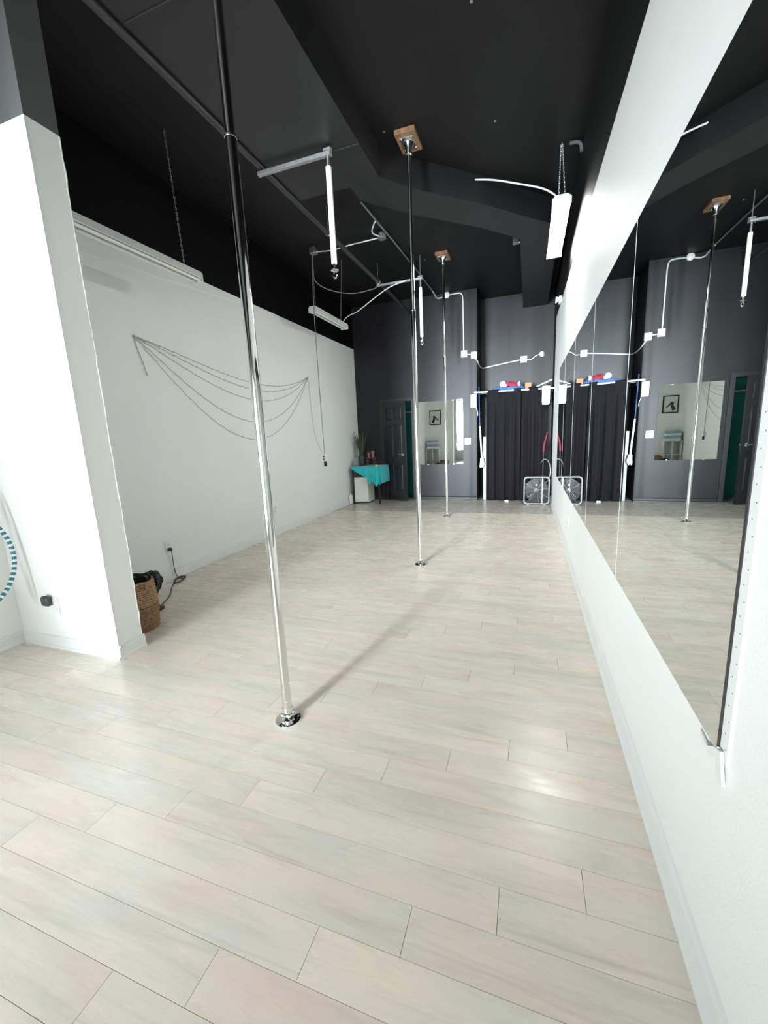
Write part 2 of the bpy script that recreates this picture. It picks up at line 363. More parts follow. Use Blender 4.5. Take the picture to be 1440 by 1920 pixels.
# door 1: jamb and casing, six-panel slab standing ajar
d = bpy.data.objects.new('door_1', None); COL.objects.link(d); d.location = (DX0, YB, 0); WORLD[d.name] = Vector((DX0, YB, 0)); d['kind'] = 'structure'
mb = MB()
for a, b in ((DX0 - 0.055, DX0 + 0.012), (DX1 - 0.012, DX1 + 0.055)): mb.box(a, b, YB - 0.016, YB, 0, DZ + 0.05)
mb.box(DX0 + 0.012, DX1 - 0.012, YB - 0.016, YB, DZ - 0.012, DZ + 0.05)
mb.build('casing', 'charcoal_trim', d, smooth=0)
mb = MB()
for a, b in ((DX0, DX0 + 0.015), (DX1 - 0.015, DX1)): mb.box(a, b, YB + 0.0, YB + 0.12, 0, DZ)
mb.box(DX0, DX1, YB, YB + 0.12, DZ - 0.015, DZ); mb.build('jamb', 'charcoal_trim', d, smooth=0)
SW, SH, ST = 0.575, 1.965, 0.035
slab_mb = MB()
st = 0.085; cols = [(st, SW / 2 - 0.03), (SW / 2 + 0.03, SW - st)]; rows = [(0.20, 0.74), (0.88, 1.52), (1.62, 1.86)]
slab_mb.box(0, SW, 0.010, ST - 0.010, 0, SH)
for y0, y1 in ((0, 0.010), (ST - 0.010, ST)):
    slab_mb.box(0, cols[0][0], y0, y1, 0, SH).box(cols[0][1], cols[1][0], y0, y1, 0, SH).box(cols[1][1], SW, y0, y1, 0, SH)
    zz = [0] + [v for r in rows for v in r] + [SH]
    for c in cols:
        for i in range(0, len(zz), 2): slab_mb.box(c[0], c[1], y0, y1, zz[i], zz[i + 1])
ang = math.radians(-24)
slab = slab_mb.build('door_slab', 'charcoal_trim', loc=(0, 0, 0), smooth=0)
slab.parent = d; slab.location = (0.018, -0.03, 0.012); slab.rotation_euler = (0, 0, ang)
WORLD[slab.name] = Vector((0, 0, 0))
for c in cols:
    for r in rows:
        p = MB()
        for y0, y1, yi in ((0.0035, 0.010, 0.0), (ST - 0.010, ST - 0.0035, ST)):
            g = 0.016; f0 = 0.010 if yi == 0 else ST - 0.010; f1 = 0.002 if yi == 0 else ST - 0.002
            a, b, z0, z1 = c[0] + 0.008, c[1] - 0.008, r[0] + 0.008, r[1] - 0.008
            vs = [(a, f0, z0), (b, f0, z0), (b, f0, z1), (a, f0, z1), (a + g, f1, z0 + g), (b - g, f1, z0 + g), (b - g, f1, z1 - g), (a + g, f1, z1 - g)]
            p.add(vs, [(0, 1, 5, 4), (1, 2, 6, 5), (2, 3, 7, 6), (3, 0, 4, 7), (4, 5, 6, 7), (0, 3, 2, 1)])
        p.build('panel', 'charcoal_trim', slab, smooth=0)
hb = MB()
for y, s_ in ((0.0, -1), (ST, 1)):
    hb.cyl((SW - 0.06, y, 0.93), (SW - 0.06, y + s_ * 0.012, 0.93), 0.026, n=18)
    hb.cyl((SW - 0.06, y + s_ * 0.01, 0.93), (SW - 0.06, y + s_ * 0.055, 0.93), 0.010, n=12)
    hb.tube([(SW - 0.05, y + s_ * 0.052, 0.93), (SW - 0.10, y + s_ * 0.054, 0.932), (SW - 0.17, y + s_ * 0.050, 0.928)], [0.010, 0.009, 0.007], 10)
hb.build('door_handle', 'chrome', slab)['label'] = 'chrome lever handle'

# ------------------------------------------------------------------ ceiling ducts and pipe
DB = 3.60
du = thing('air_duct', 'black painted rectangular air duct turning diagonally across the ceiling', 'duct', (-1.3, 3.95, DB))
MB().box(-2.12, -1.30, FRONT, 3.95, DB, ZC).build('duct_trunk', 'duct_paint', du, smooth=0)
MB().prism([(-1.30, 3.92), (-1.087, 4.20), (-0.508, 4.74), (-0.16, 5.12), (-0.14, 5.75), (-0.563, 5.25), (-1.199, 4.66), (-1.60, 4.20), (-1.60, 3.95)][::-1], DB + 0.004, ZC, 'z').build('duct_branch', 'duct_paint', du, smooth=0)
MB().prism([(-0.16, 5.12), (0.147, 5.44), (0.295, 5.62), (0.295, YA), (-0.14, YA), (-0.14, 5.75)], DB + 0.002, ZC, 'z').build('duct_run', 'duct_paint', du, smooth=0)
for y in (3.46, 2.1, 0.8): MB().box(-2.12, -1.30, y - 0.012, y + 0.012, DB - 0.006, DB).build('duct_seam', 'duct_paint', du, smooth=0)

pp = thing('ceiling_pipe', 'long black steel pipe running under the left side of the ceiling', 'pipe', (-2.17, 2.2, 3.60))
MB().cyl((-2.17, FRONT, 3.60), (-2.17, YB, 3.60), 0.028, n=16).build('pipe', 'pipe_paint', pp)
for y in (1.2, 4.63, 6.28):
    mb = MB().cyl((-2.17, y, 3.63), (-2.17, y, ZC), 0.005, n=8)
    mb.tube([(-2.17 + 0.032 * math.cos(t), y, 3.60 + 0.032 * math.sin(t)) for t in [i * math.pi / 8 for i in range(16)]], 0.0045, 6, True)
    mb.build('pipe_hanger', 'galvanised', pp)

# ------------------------------------------------------------------ dance poles
def dance_pole(x, y, label):
    t = thing('dance_pole', label, 'dance pole', (x, y, 0), 'floor to ceiling chrome poles')
    mb = MB().lathe([(0.0, 0.0), (0.061, 0.0), (0.0625, 0.002), (0.061, 0.005), (0.050, 0.0075), (0.0, 0.0085)], (x, y, 0), 36)
    mb.build('base_plate', 'chrome', t)
    mb = MB().lathe([(0.027, 0.007), (0.029, 0.012), (0.022, 0.018), (0.018, 0.024), (0.021, 0.034), (0.026, 0.042), (0.027, 0.050), (0.025, 0.055), (0.0255, 0.066), (0.0235, 0.070)], (x, y, 0), 28)
    for k in range(4):
        a = math.pi / 4 + k * math.pi / 2
        mb.sphere((x + 0.026 * math.cos(a), y + 0.026 * math.sin(a), 0.030), 0.009, n=8, m=6)
    mb.build('base_joint', 'chrome', t)
    jz = 2.466
    lo = MB().lathe([(0.0225, 0.069), (0.0225, jz - 0.004), (0.0215, jz)], (x, y, 0), 32).build('lower_tube', 'chrome', t)
    for z, a in ((0.105, -1.0), (0.195, 0.4), (0.195, 3.6)):
        dx, dy = math.cos(a), math.sin(a)
        MB().cyl((x + dx * 0.021, y + dy * 0.021, z), (x + dx * 0.0240, y + dy * 0.0240, z), 0.004, n=8).build('grub_screw', 'brushed_chrome', lo)
    MB().lathe([(0.0235, jz - 0.006), (0.0240, jz - 0.003), (0.0235, jz + 0.002), (0.020, jz + 0.006)], (x, y, 0), 28).build('collar', 'brushed_chrome', t)
    MB().lathe([(0.0190, jz + 0.002), (0.0190, 3.775)], (x, y, 0), 28).build('upper_tube', 'chrome', t)
    mb = MB().lathe([(0.028, 3.728), (0.030, 3.734), (0.027, 3.770), (0.045, 3.806), (0.048, 3.814)], (x, y, 0), 24)
    mb.rbox(x - 0.058, x + 0.058, y - 0.085, y + 0.085, 3.812, 3.821, 0.002, 1)
    fl_ = mb.build('ceiling_flange', 'brushed_chrome', t)
    for sx in (-1, 1):
        for sy in (-1, 1): MB().lathe([(0.008, 3.804), (0.008, 3.813)], (x + sx * 0.046, y + sy * 0.072, 0), 6).build('bolt', 'chrome', fl_)
    MB().rbox(x - 0.09, x + 0.09, y - 0.135, y + 0.135, 3.821, ZC, 0.004, 1).build('ceiling_block', 'mount_wood', t)['label'] = 'brown wooden mounting block'
dance_pole(-1.078, 1.496, 'tall chrome dance pole standing nearest the camera')
dance_pole(-1.031, 3.951, 'chrome dance pole in the middle of the room, second of three')
dance_pole(-1.215, 6.432, 'chrome dance pole farthest back, in front of the rear wall mirror')

# ------------------------------------------------------------------ mirrors
mi = thing('wall_mirror', 'long row of joined mirror panels along the white right wall', 'mirror', (XR, 3.8, 0.607))
MZ0, MZ1 = 0.607, 2.178
ys = [0.995, 2.162, 3.31, 4.57, 5.74, 6.72]
for a, b in zip(ys, ys[1:]):
    p = MB().box(0.415, XR - 0.0005, a + 0.0022, b - 0.0022, MZ0, MZ1).build('mirror_panel', 'mirror_glass', mi, smooth=0)
MB().box(0.4168, XR, ys[0], ys[-1], MZ0 - 0.002, MZ1 + 0.002).build('backing', 'mirror_edge', mi, smooth=0)
for yj in ys[1:-1]: MB().box(0.4143, 0.4168, yj - 0.0021, yj + 0.0021, MZ0, MZ1).build('joint_strip', 'mirror_edge', mi, smooth=0)
MB().box(0.4142, XR, 0.9865, 0.9965, MZ0 + 0.01, MZ1).build('edge_channel', 'black_plastic', mi, smooth=0)['label'] = 'black channel along the near mirror edge'
mb = MB().box(0.4165, XR, 0.952, 0.9865, MZ0 - 0.005, MZ1 + 0.03)
bd = mb.build('corner_bead', 'white_trim', mi, smooth=0); bd['label'] = 'white perforated metal edge strip'
mb = MB()
for i in range(46):
    z = MZ0 + 0.03 + i * 0.034; yy = 0.966 + (0.005 if i % 2 else -0.004)
    mb.cyl((0.4160, yy, z), (0.4168, yy, z), 0.0016, n=6)
mb.build('perforation', 'dull_grey', bd)['kind'] = 'stuff'
mb = MB().obox((0.413, 1.000, 0.600), (1, 0, 0), (0, 0.80, -0.6), (0, 0.6, 0.80), 0.003, 0.030, 0.011)
mb.obox((0.411, 0.965, 0.592), (1, 0, 0.1), (0, 0.35, 0.93), (0, -0.93, 0.35), 0.003, 0.035, 0.014)
mb.obox((0.413, 1.045, 0.585), (1, 0, 0), (0, 0.9, 0.12), (0, -0.12, 0.9), 0.002, 0.030, 0.006)
mb.build('torn_strip', 'white_trim', mi, smooth=0)

bmx0, bmx1 = -2.075, -1.197
t = thing('rear_mirror', 'square frameless mirror on the charcoal rear wall beside the door', 'mirror', ((bmx0 + bmx1) / 2, YB, 0.715))
MB().box(bmx0, bmx1, YB - 0.006, YB - 0.0005, 0.715, 1.945).build('mirror_glass', 'old_mirror_glass', t, smooth=0)
for x in (bmx0 + 0.18, bmx1 - 0.18):
    for z, s_ in ((0.715, 1), (1.945, -1)):
        MB().box(x - 0.012, x + 0.012, YB - 0.010, YB - 0.001, z - 0.008, z + 0.010 * s_ + (0.008 if s_ < 0 else 0)).build('clip', 'brushed_chrome', t, smooth=0)

# ------------------------------------------------------------------ suspended strip lights
def strip_light(label, xc, y0, y1, zb, wide, hooks, cable=None, fill_mat=None):
    t = thing('strip_light', label, 'ceiling light', (xc, (y0 + y1) / 2, zb), 'suspended fluorescent fittings')
    w_ = wide / 2; h = 0.095
    MB().prism([(xc - w_, zb + 0.035), (xc - 0.045, zb + h), (xc + 0.045, zb + h), (xc + w_, zb + 0.035), (xc + w_ - 0.004, zb + 0.031), (xc + 0.030, zb + 0.062), (xc + 0.012, zb + 0.040), (xc - 0.012, zb + 0.040), (xc - 0.030, zb + 0.062), (xc - w_ + 0.004, zb + 0.031)], y0 + 0.004, y1 - 0.004).build('housing', 'white_enamel', t, smooth=0)
    for y, s_ in ((y0, 1), (y1, -1)):
        e = MB().prism([(xc - w_ - 0.002, zb + 0.012), (xc + w_ + 0.002, zb + 0.012), (xc + w_ + 0.002, zb + h * 0.75), (xc + 0.047, zb + h + 0.002), (xc - 0.047, zb + h + 0.002), (xc - w_ - 0.002, zb + h * 0.75)], y, y + s_ * 0.006)
        e.build('end_cap', 'white_enamel', t, smooth=0)
    for s_ in (-1, 1):
        x = xc + s_ * wide * 0.25
        MB().cyl((x, y0 + 0.03, zb + 0.026), (x, y1 - 0.03, zb + 0.026), 0.0130, n=14).build('tube', fill_mat or 'tube_glass', t)
        for y in (y0 + 0.02, y1 - 0.02): MB().rbox(x - 0.012, x + 0.012, y - 0.010, y + 0.010, zb + 0.006, zb + 0.048, 0.003, 1).build('lamp_holder', 'white_plastic', t)
    for hk in hooks:
        hx, hy, spread, y = hk
        for s_ in ((-1, 1) if spread else (0,)):
            chain((hx + s_ * 0.006, hy, ZC - 0.02), (xc + s_ * spread, y, zb + h)).build('chain', 'galvanised', t)
        MB().tube([(hx, hy, ZC), (hx, hy, ZC - 0.012), (hx + 0.01, hy, ZC - 0.022), (hx, hy, ZC - 0.032), (hx - 0.01, hy, ZC - 0.022)], 0.003, 6).build('hook', 'galvanised', t)
    if cable: MB().tube(smoothpath(cable), 0.0075, 8).build('power_cable', 'white_cable', t)
    return t
strip_light('white twin tube strip light on a single chain beside the white partition end', -2.86, 2.04, 3.265, 2.762, 0.13, [(-2.835, 3.06, 0, 3.13), (-2.86, 2.06, 0, 2.06)])
strip_light('white strip light hung on chains over the middle of the left wall', -2.835, 5.40, 6.45, 3.03, 0.125, [(-2.80, 5.44, 0.012, 5.46), (-2.60, 5.95, 0, 6.32)],
            [(-2.82, 6.36, 3.12), (-2.76, 6.33, 3.17), (-2.66, 6.30, 3.205), (-2.53, 6.30, 3.24), (-2.265, 6.29, 3.375), (-2.004, 6.27, 3.49), (-1.80, 6.27, 3.535), (-1.74, 6.28, 3.545)])
strip_light('white twin tube strip light on two chains above the long wall mirror', 0.243, 4.43, 5.665, 3.285, 0.158, [(0.235, 4.553, 0.026, 4.47), (0.243, 5.60, 0.026, 5.6)],
            [(-0.667, 4.735, 3.852), (-0.66, 4.72, 3.835), (-0.50, 4.70, 3.795), (-0.35, 4.69, 3.752), (-0.124, 4.66, 3.655), (0.046, 4.60, 3.56), (0.14, 4.54, 3.478), (0.20, 4.50, 3.405), (0.205, 4.49, 3.38)], fill_mat='fill_tube')  # this fitting is off; its tubes glow only as added fill

# ------------------------------------------------------------------ aerial hanging points
def aerial_mount(label, xa, xb, y, zb, top, s0, s1):
    t = thing('aerial_mount', label, 'hanging mount', (xb, y, s1 - 0.11), 'white aerial rigging mounts')
    MB().rbox(xa, xb + 0.03, y - 0.018, y + 0.018, zb - 0.018, zb + 0.014, 0.004, 1).build('cross_bar', 'galvanised', t)
    mb = MB().rbox(xb - 0.032, xb + 0.032, y - 0.022, y + 0.022, zb + 0.014, zb + 0.034, 0.004, 1)
    mb.tube([(xb - 0.035, y, zb - 0.03), (xb - 0.035, y, zb + 0.033), (xb + 0.035, y, zb + 0.033), (xb + 0.035, y, zb - 0.03)], 0.005, 8)
    mb.cyl((xb, y, zb + 0.03), (xb, y, top), 0.006, n=8)
    mb.build('clamp', 'galvanised', t)
    MB().cyl((xb, y, s0 - 0.02), (xb, y, zb), 0.013, n=14).build('drop_rod', 'galvanised', t)
    MB().lathe([(0.020, s1), (0.0235, s1 + 0.004), (0.0235, s0 - 0.004), (0.020, s0)], (xb, y, 0), 20).build('sleeve', 'white_plastic', t)['label'] = 'smooth white plastic sleeve'
    mb = MB().lathe([(0.013, s1 - 0.045), (0.011, s1 - 0.03), (0.014, s1)], (xb, y, 0), 14)
    mb.lathe([(0.030, s1 - 0.052), (0.034, s1 - 0.048), (0.034, s1 - 0.042), (0.028, s1 - 0.038)], (xb, y, 0), 18)
    sw = mb.build('swivel', 'chrome', t)
    mb = MB().tube([(xb + 0.014 * math.cos(a), y, s1 - 0.082 + 0.026 * math.sin(a)) for a in [k * math.pi / 8 for k in range(16)]], 0.0055, 8, True)
    mb.build('ring', 'chrome', sw)
aerial_mount('white sleeved hanging mount nearest the camera under the ceiling', -2.20, -1.545, 3.385, 3.552, 3.593, 3.46, 2.75)
aerial_mount('smaller looking white sleeved hanging mount near the rear wall', -2.20, -1.525, 6.30, 3.552, ZC, 3.43, 2.75)

# ------------------------------------------------------------------ conduits, boxes, cables overhead
t = thing('ceiling_conduit', 'grey cable conduit with round junction boxes along the ceiling', 'conduit', (-1.72, 5.4, 3.82))
MB().tube([(-1.76, 4.63, 3.83), (-1.72, 5.6, 3.83), (-1.68, 6.9, 3.83), (-1.66, 7.7, 3.82)], 0.011, 8).build('conduit', 'galvanised', t)
MB().lathe([(0.05, 3.78), (0.055, 3.785), (0.055, 3.84), (0.03, ZC)], (-1.80, 5.43, 0), 16).build('junction_box', 'galvanised', t)
MB().tube(smoothpath([(-1.74, 5.06, 3.83), (-1.80, 5.12, 3.80), (-1.86, 5.25, 3.79), (-1.82, 5.39, 3.80)]), 0.008, 8).build('cable', 'white_cable', t)
MB().tube(smoothpath([(-1.85, 5.43, 3.80), (-2.05, 5.44, 3.80), (-2.25, 5.44, 3.795), (-2.5, 5.44, 3.78), (-2.74, 5.44, 3.80)]), 0.008, 8).build('cable', 'white_cable', t)
MB().rbox(-2.83, -2.74, 5.40, 5.49, 3.78, ZC, 0.006, 1).build('junction_box', 'galvanised', t)
MB().tube(smoothpath([(-2.80, 5.46, 3.78), (-2.815, 5.46, 3.60), (-2.80, 5.50, 3.45), (-2.70, 5.75, 3.405), (-2.50, 6.05, 3.42), (-2.25, 6.25, 3.50), (-2.20, 6.30, 3.54)]), 0.006, 6).build('cable', 'grey_cable', t)

t = thing('drop_cord', 'long grey cord hanging from the ceiling with a plug-in outlet at its end', 'cord', (-2.79, 5.36, 0.93))
MB().tube(smoothpath([(-2.785, 5.40, 3.79), (-2.80, 5.37, 3.0), (-2.795, 5.36, 2.0), (-2.785, 5.35, 1.10)], 8), 0.0055, 8).build('cord', 'grey_cable', t)
ob = MB().rbox(-2.815, -2.757, 5.328, 5.372, 1.005, 1.105, 0.006).build('outlet_box', 'white_plastic', t)
MB().box(-2.797, -2.775, 5.326, 5.329, 1.06, 1.085).box(-2.797, -2.775, 5.326, 5.329, 1.02, 1.045).build('socket', 'dark_grey_plastic', ob, smooth=0)
MB().rbox(-2.797, -2.760, 5.333, 5.368, 0.93, 1.006, 0.006).build('plug', 'black_plastic', t)

t = thing('wall_conduit', 'white wiring conduit and boxes running across the charcoal rear wall', 'conduit', (-1.15, YB, 2.68))
y = YB - 0.018
MB().lathe([(0.052, YB), (0.055, YB - 0.01), (0.055, YB - 0.04), (0.045, YB - 0.046), (0.0, YB - 0.047)], (-1.465, 0, 3.815), 18, 'y').build('junction_box', 'white_plastic', t)
MB().tube(smoothpath([(-1.66, 7.70, 3.82), (-1.66, 7.95, 3.81), (-1.66, y, 3.80), (-1.60, y, 3.785), (-1.52, y, 3.80)]), 0.011, 8).build('conduit', 'white_cable', t)
MB().tube(smoothpath([(-1.41, y, 3.815), (-1.27, y, 3.82), (-1.20, y, 3.80), (-1.175, y, 3.72), (-1.17, y, 3.5), (-1.165, y, 2.82)]), 0.011, 8).build('conduit', 'white_cable', t)
for x, z in ((-1.155, 2.755), (-0.975, 2.715)):
    MB().rbox(x - 0.055, x + 0.055, YB - 0.045, YB, z - 0.06, z + 0.06, 0.006).build('junction_box', 'white_plastic', t)
MB().tube([(-1.10, y, 2.74), (-1.03, y, 2.735)], 0.010, 8).build('conduit', 'white_cable', t)
MB().tube(smoothpath([(AX - 0.03, YB - 0.02, 2.66), (AX + 0.012, YB - 0.012, 2.60), (AX + 0.02, YB + 0.2, 2.56), (AX + 0.03, YA - 0.10, 2.56), (-0.80, YA - 0.015, 2.58), (-0.5, YA - 0.015, 2.62), (-0.16, YA - 0.015, 2.66)]), 0.011, 8).build('conduit', 'white_cable', t)
MB().rbox(-0.17, -0.05, YA - 0.045, YA, 2.60, 2.72, 0.006).build('junction_box', 'white_plastic', t)
MB().tube(smoothpath([(-0.05, YA - 0.015, 2.65), (0.03, YA - 0.015, 2.65), (0.10, YA - 0.02, 2.70), (0.18, YA - 0.02, 2.73)]), 0.009, 8).build('conduit', 'white_cable', t)

t = thing('lamp_socket', 'bare white lamp socket with a small bulb on the alcove wall', 'lamp', (0.22, YA, 2.68))
MB().lathe([(0.05, YA), (0.05, YA - 0.02), (0.03, YA - 0.035), (0.028, YA - 0.07)], (0.22, 0, 2.73), 16, 'y').build('socket', 'white_plastic', t)
MB().sphere((0.22, YA - 0.095, 2.73), 0.034, n=12, m=8).build('bulb', 'tube_glass', t)

t = thing('emergency_light', 'small white emergency spotlight high on the right wall edge', 'light', (0.36, 7.0, 3.12))
MB().rbox(0.385, XR, 6.93, 7.07, 3.13, 3.22, 0.006).build('housing', 'white_plastic', t)
for yy in (6.96, 7.04):
    MB().lathe([(0.02, 0.388), (0.024, 0.375), (0.036, 0.345), (0.034, 0.342), (0.0, 0.35)], (0, yy, 3.185), 14, 'x').build('lamp_head', 'white_plastic', t)

tag(MB().tube(smoothpath([(0.30, 4.57, 3.842), (0.36, 4.58, 3.842), (0.39, 4.59, 3.83), (0.402, 4.60, 3.80), (0.403, 4.60, 3.77)]), 0.015, 8).build('ceiling_elbow', 'dull_grey'), 'short grey conduit elbow where the ceiling meets the right wall', 'conduit')
t = thing('duct_bracket', 'small metal bracket on the underside of the black duct', 'bracket', (-0.2, 6.15, 3.56))
MB().box(-0.24, -0.17, 6.13, 6.15, 3.70, ZC).build('plate', 'galvanised', t, smooth=0)
MB().cyl((-0.17, 6.14, 3.72), (-0.143, 6.14, 3.72), 0.012, n=8).build('bolt', 'galvanised', t)
for x, y, lab in ((-0.31, 4.05, 'bright screw head in the black ceiling midway between middle pole and strip light'), (-0.02, 2.55, 'tiny screw head in the black ceiling near the top of the right wall'), (-1.26, 4.18, 'tiny screw head in the ceiling just behind the middle pole block'), (-1.20, 3.80, 'tiny screw head in the ceiling left of the middle pole block'), (-0.37, 3.0, 'tiny screw head in the open black ceiling ahead of the middle pole'), (-1.5, 6.5, 'tiny screw head in the ceiling left of the rear pole block')):
    tag(MB().lathe([(0.008, ZC - 0.007), (0.010, ZC - 0.004), (0.010, ZC)], (x, y, 0), 8).build('screw', 'galvanised'), lab, 'screw', 'loose ceiling screws')

# ------------------------------------------------------------------ left wall things
XW = XL + 0.010
t = thing('string_lights', 'five swagged strands of unlit string lights pinned to the left wall', 'string lights', (XL, 4.5, 1.37))
A = Vector((XW, 2.967, 2.319)); B = Vector((XW, 6.109, 2.313))
def strand(zmin, tmin):
    pts = []
    for i in range(61):
        u = i / 60; s_ = zmin - 2.316
        e = math.log(0.5) / math.log(tmin); v = u ** e
        pts.append((XW + 0.002 * math.sin(i * 1.7), A.y + (B.y - A.y) * u, 2.316 + s_ * (4 * v * (1 - v)) + 0.004 * math.sin(i * 2.3)))
    mb = MB().tube(pts, 0.0026, 5)
    for i in range(2, 60, 3): mb.sphere((pts[i][0] + 0.003, pts[i][1], pts[i][2] - 0.006), 0.0045, n=6, m=5)
    return mb
for zm, tm in ((2.075, 0.60), (1.995, 0.58), (1.865, 0.56), (1.585, 0.54), (1.36, 0.53)): strand(zm, tm).build('strand', 'string_wire', t)
MB().tube(smoothpath([A, (XW, 2.985, 2.22), (XW + 0.004, 3.02, 2.10), (XW + 0.004, 3.05, 1.985)]), 0.0035, 6).build('loose_end', 'string_wire', t)
MB().tube(smoothpath([B, (XW, 6.13, 2.0), (XW, 6.16, 1.6), (XW, 6.25, 1.3), (XW, 6.42, 1.08)]), 0.0025, 6).build('loose_end', 'string_wire', t)
for p in (A, B): MB().cyl((XL + 0.001, p.y, p.z), (XL + 0.02, p.y, p.z + 0.004), 0.006, n=8).build('pin', 'galvanised', t)

def outlet(name, label, axis, c, side, wd=0.07, ht=0.115):
    t = thing(name, label, 'outlet', c)
    x, y, z = c
    if axis == 'x':
        MB().rbox(min(x, x + side * 0.006), max(x, x + side * 0.006), y - wd / 2, y + wd / 2, z - ht / 2, z + ht / 2, 0.002, 1).build('cover_plate', 'white_plastic', t)
        for dz in (-0.025, 0.025):
            s_ = MB().rbox(min(x + side * 0.005, x + side * 0.009), max(x + side * 0.005, x + side * 0.009), y - 0.016, y + 0.016, z + dz - 0.014, z + dz + 0.014, 0.001, 1).build('socket', 'white_trim', t)
            MB().box(min(x + side * 0.0088, x + side * 0.0094), max(x + side * 0.0088, x + side * 0.0094), y - 0.008, y - 0.005, z + dz - 0.006, z + dz + 0.006).box(min(x + side * 0.0088, x + side * 0.0094), max(x + side * 0.0088, x + side * 0.0094), y + 0.005, y + 0.008, z + dz - 0.006, z + dz + 0.006).build('slot', 'dark_grey_plastic', s_, smooth=0)
    else:
        MB().rbox(x - wd / 2, x + wd / 2, y - 0.006, y, z - ht / 2, z + ht / 2, 0.002, 1).build('cover_plate', 'white_plastic', t)
        for dz in (-0.025, 0.025): MB().rbox(x - 0.016, x + 0.016, y - 0.009, y - 0.005, z + dz - 0.014, z + dz + 0.014, 0.001, 1).build('socket', 'white_trim', t)
    return t
outlet('wall_outlet', 'white wall outlet low on the left wall with a black plug in it', 'x', (XL, 3.005, 0.337), 1)
outlet('wall_outlet', 'white wall outlet on the left wall past the nearest pole', 'x', (XL, 4.87, 0.365), 1)
outlet('wall_outlet', 'white wall outlet below the long mirror on the right wall', 'x', (XR, 4.62, 0.365), -1)
outlet('wall_outlet', 'white wall outlet on the face of the partition', 'y', (-2.985, PY0, 0.315), 1, 0.075, 0.118)
t = tag(MB().rbox(-3.066, -2.992, PY0 - 0.045, PY0 - 0.0095, 0.312, 0.384, 0.018, 3).build('plug_in_device', 'dark_grey_plastic'), 'dark square plug-in device in the partition outlet', 'plug')

# small black floor fan and basket behind the partition
fx, fy = -2.895, 2.37
t = thing('desk_fan', 'small black round fan on the floor behind the woven basket', 'fan', (fx, fy, 0))
MB().lathe([(0.0, 0.0), (0.06, 0.0), (0.062, 0.012), (0.05, 0.022), (0.02, 0.03), (0.016, 0.12), (0.0, 0.12)], (fx, fy, 0), 22).build('base', 'black_plastic', t)
hd = Vector((-0.30, -0.95, 0.10)).normalized(); hc = Vector((fx, fy, 0.245)); u = Vector((0, 0, 1)); u = (u - hd * u.dot(hd)).normalized(); v = hd.cross(u)
def ringpts(r, off, n=28): return [hc + hd * off + (u * math.cos(a) + v * math.sin(a)) * r for a in [k * 2 * math.pi / n for k in range(n)]]
mb = MB()
for r, off in ((0.088, 0.0), (0.080, 0.035), (0.05, 0.047), (0.080, -0.035)): mb.tube(ringpts(r, off), 0.005, 6, True)
for a in [k * 2 * math.pi / 24 for k in range(24)]:
    e = u * math.cos(a) + v * math.sin(a)
    mb.tube([hc + hd * 0.05 + e * 0.02, hc + hd * 0.047 + e * 0.05, hc + hd * 0.035 + e * 0.080, hc + e * 0.088, hc - hd * 0.035 + e * 0.080, hc - hd * 0.05 + e * 0.03], 0.0022, 4)
mb.build('cage', 'black_plastic', t)
MB().tube([hc - hd * 0.052, hc - hd * 0.036, hc - hd * 0.002], [0.03, 0.080, 0.089], 28).build('rear_shell', 'black_plastic', t)
mb = MB()
for k in range(4):
    a = k * math.pi / 2; e = u * math.cos(a) + v * math.sin(a); p = hd.cross(e)
    mb.obox(hc + hd * 0.018 + e * 0.045, e, p + hd * 0.4, hd - p * 0.4, 0.030, 0.022, 0.0015)
mb.build('blade', 'dark_grey_plastic', t)
MB().tube([hc - hd * 0.075, hc + hd * 0.050], [0.03, 0.022], 16).build('motor', 'black_plastic', t)
MB().tube([(fx, fy, 0.10), (fx + 0.01, fy + 0.03, 0.16), hc - hd * 0.06], 0.012, 8).build('neck', 'black_plastic', t)
coil = [(fx - 0.02, fy + 0.07, 0.006), (-3.02, 2.62, 0.006), (-3.18, 2.80, 0.006), (-3.27, 2.92, 0.006)]
for k in range(26):
    a = k * 0.62; coil.append((-3.28 + 0.055 * math.cos(a + 2.4), 2.99 + 0.11 * math.sin(a) * (1 - 0.012 * k), 0.006 + 0.0035 * (k // 10)))
coil += [(-3.34, 3.03, 0.02), (-3.362, 3.025, 0.08), (-3.366, 3.022, 0.2), (-3.352, 3.01, 0.30), (-3.355, 3.006, 0.312), (-3.375, 3.005, 0.312)]
MB().tube(smoothpath(coil, 4), 0.0042, 6).build('cord', 'black_cable', t)
MB().rbox(-3.381, -3.345, 2.99, 3.02, 0.297, 0.327, 0.006).build('plug', 'black_plastic', t)

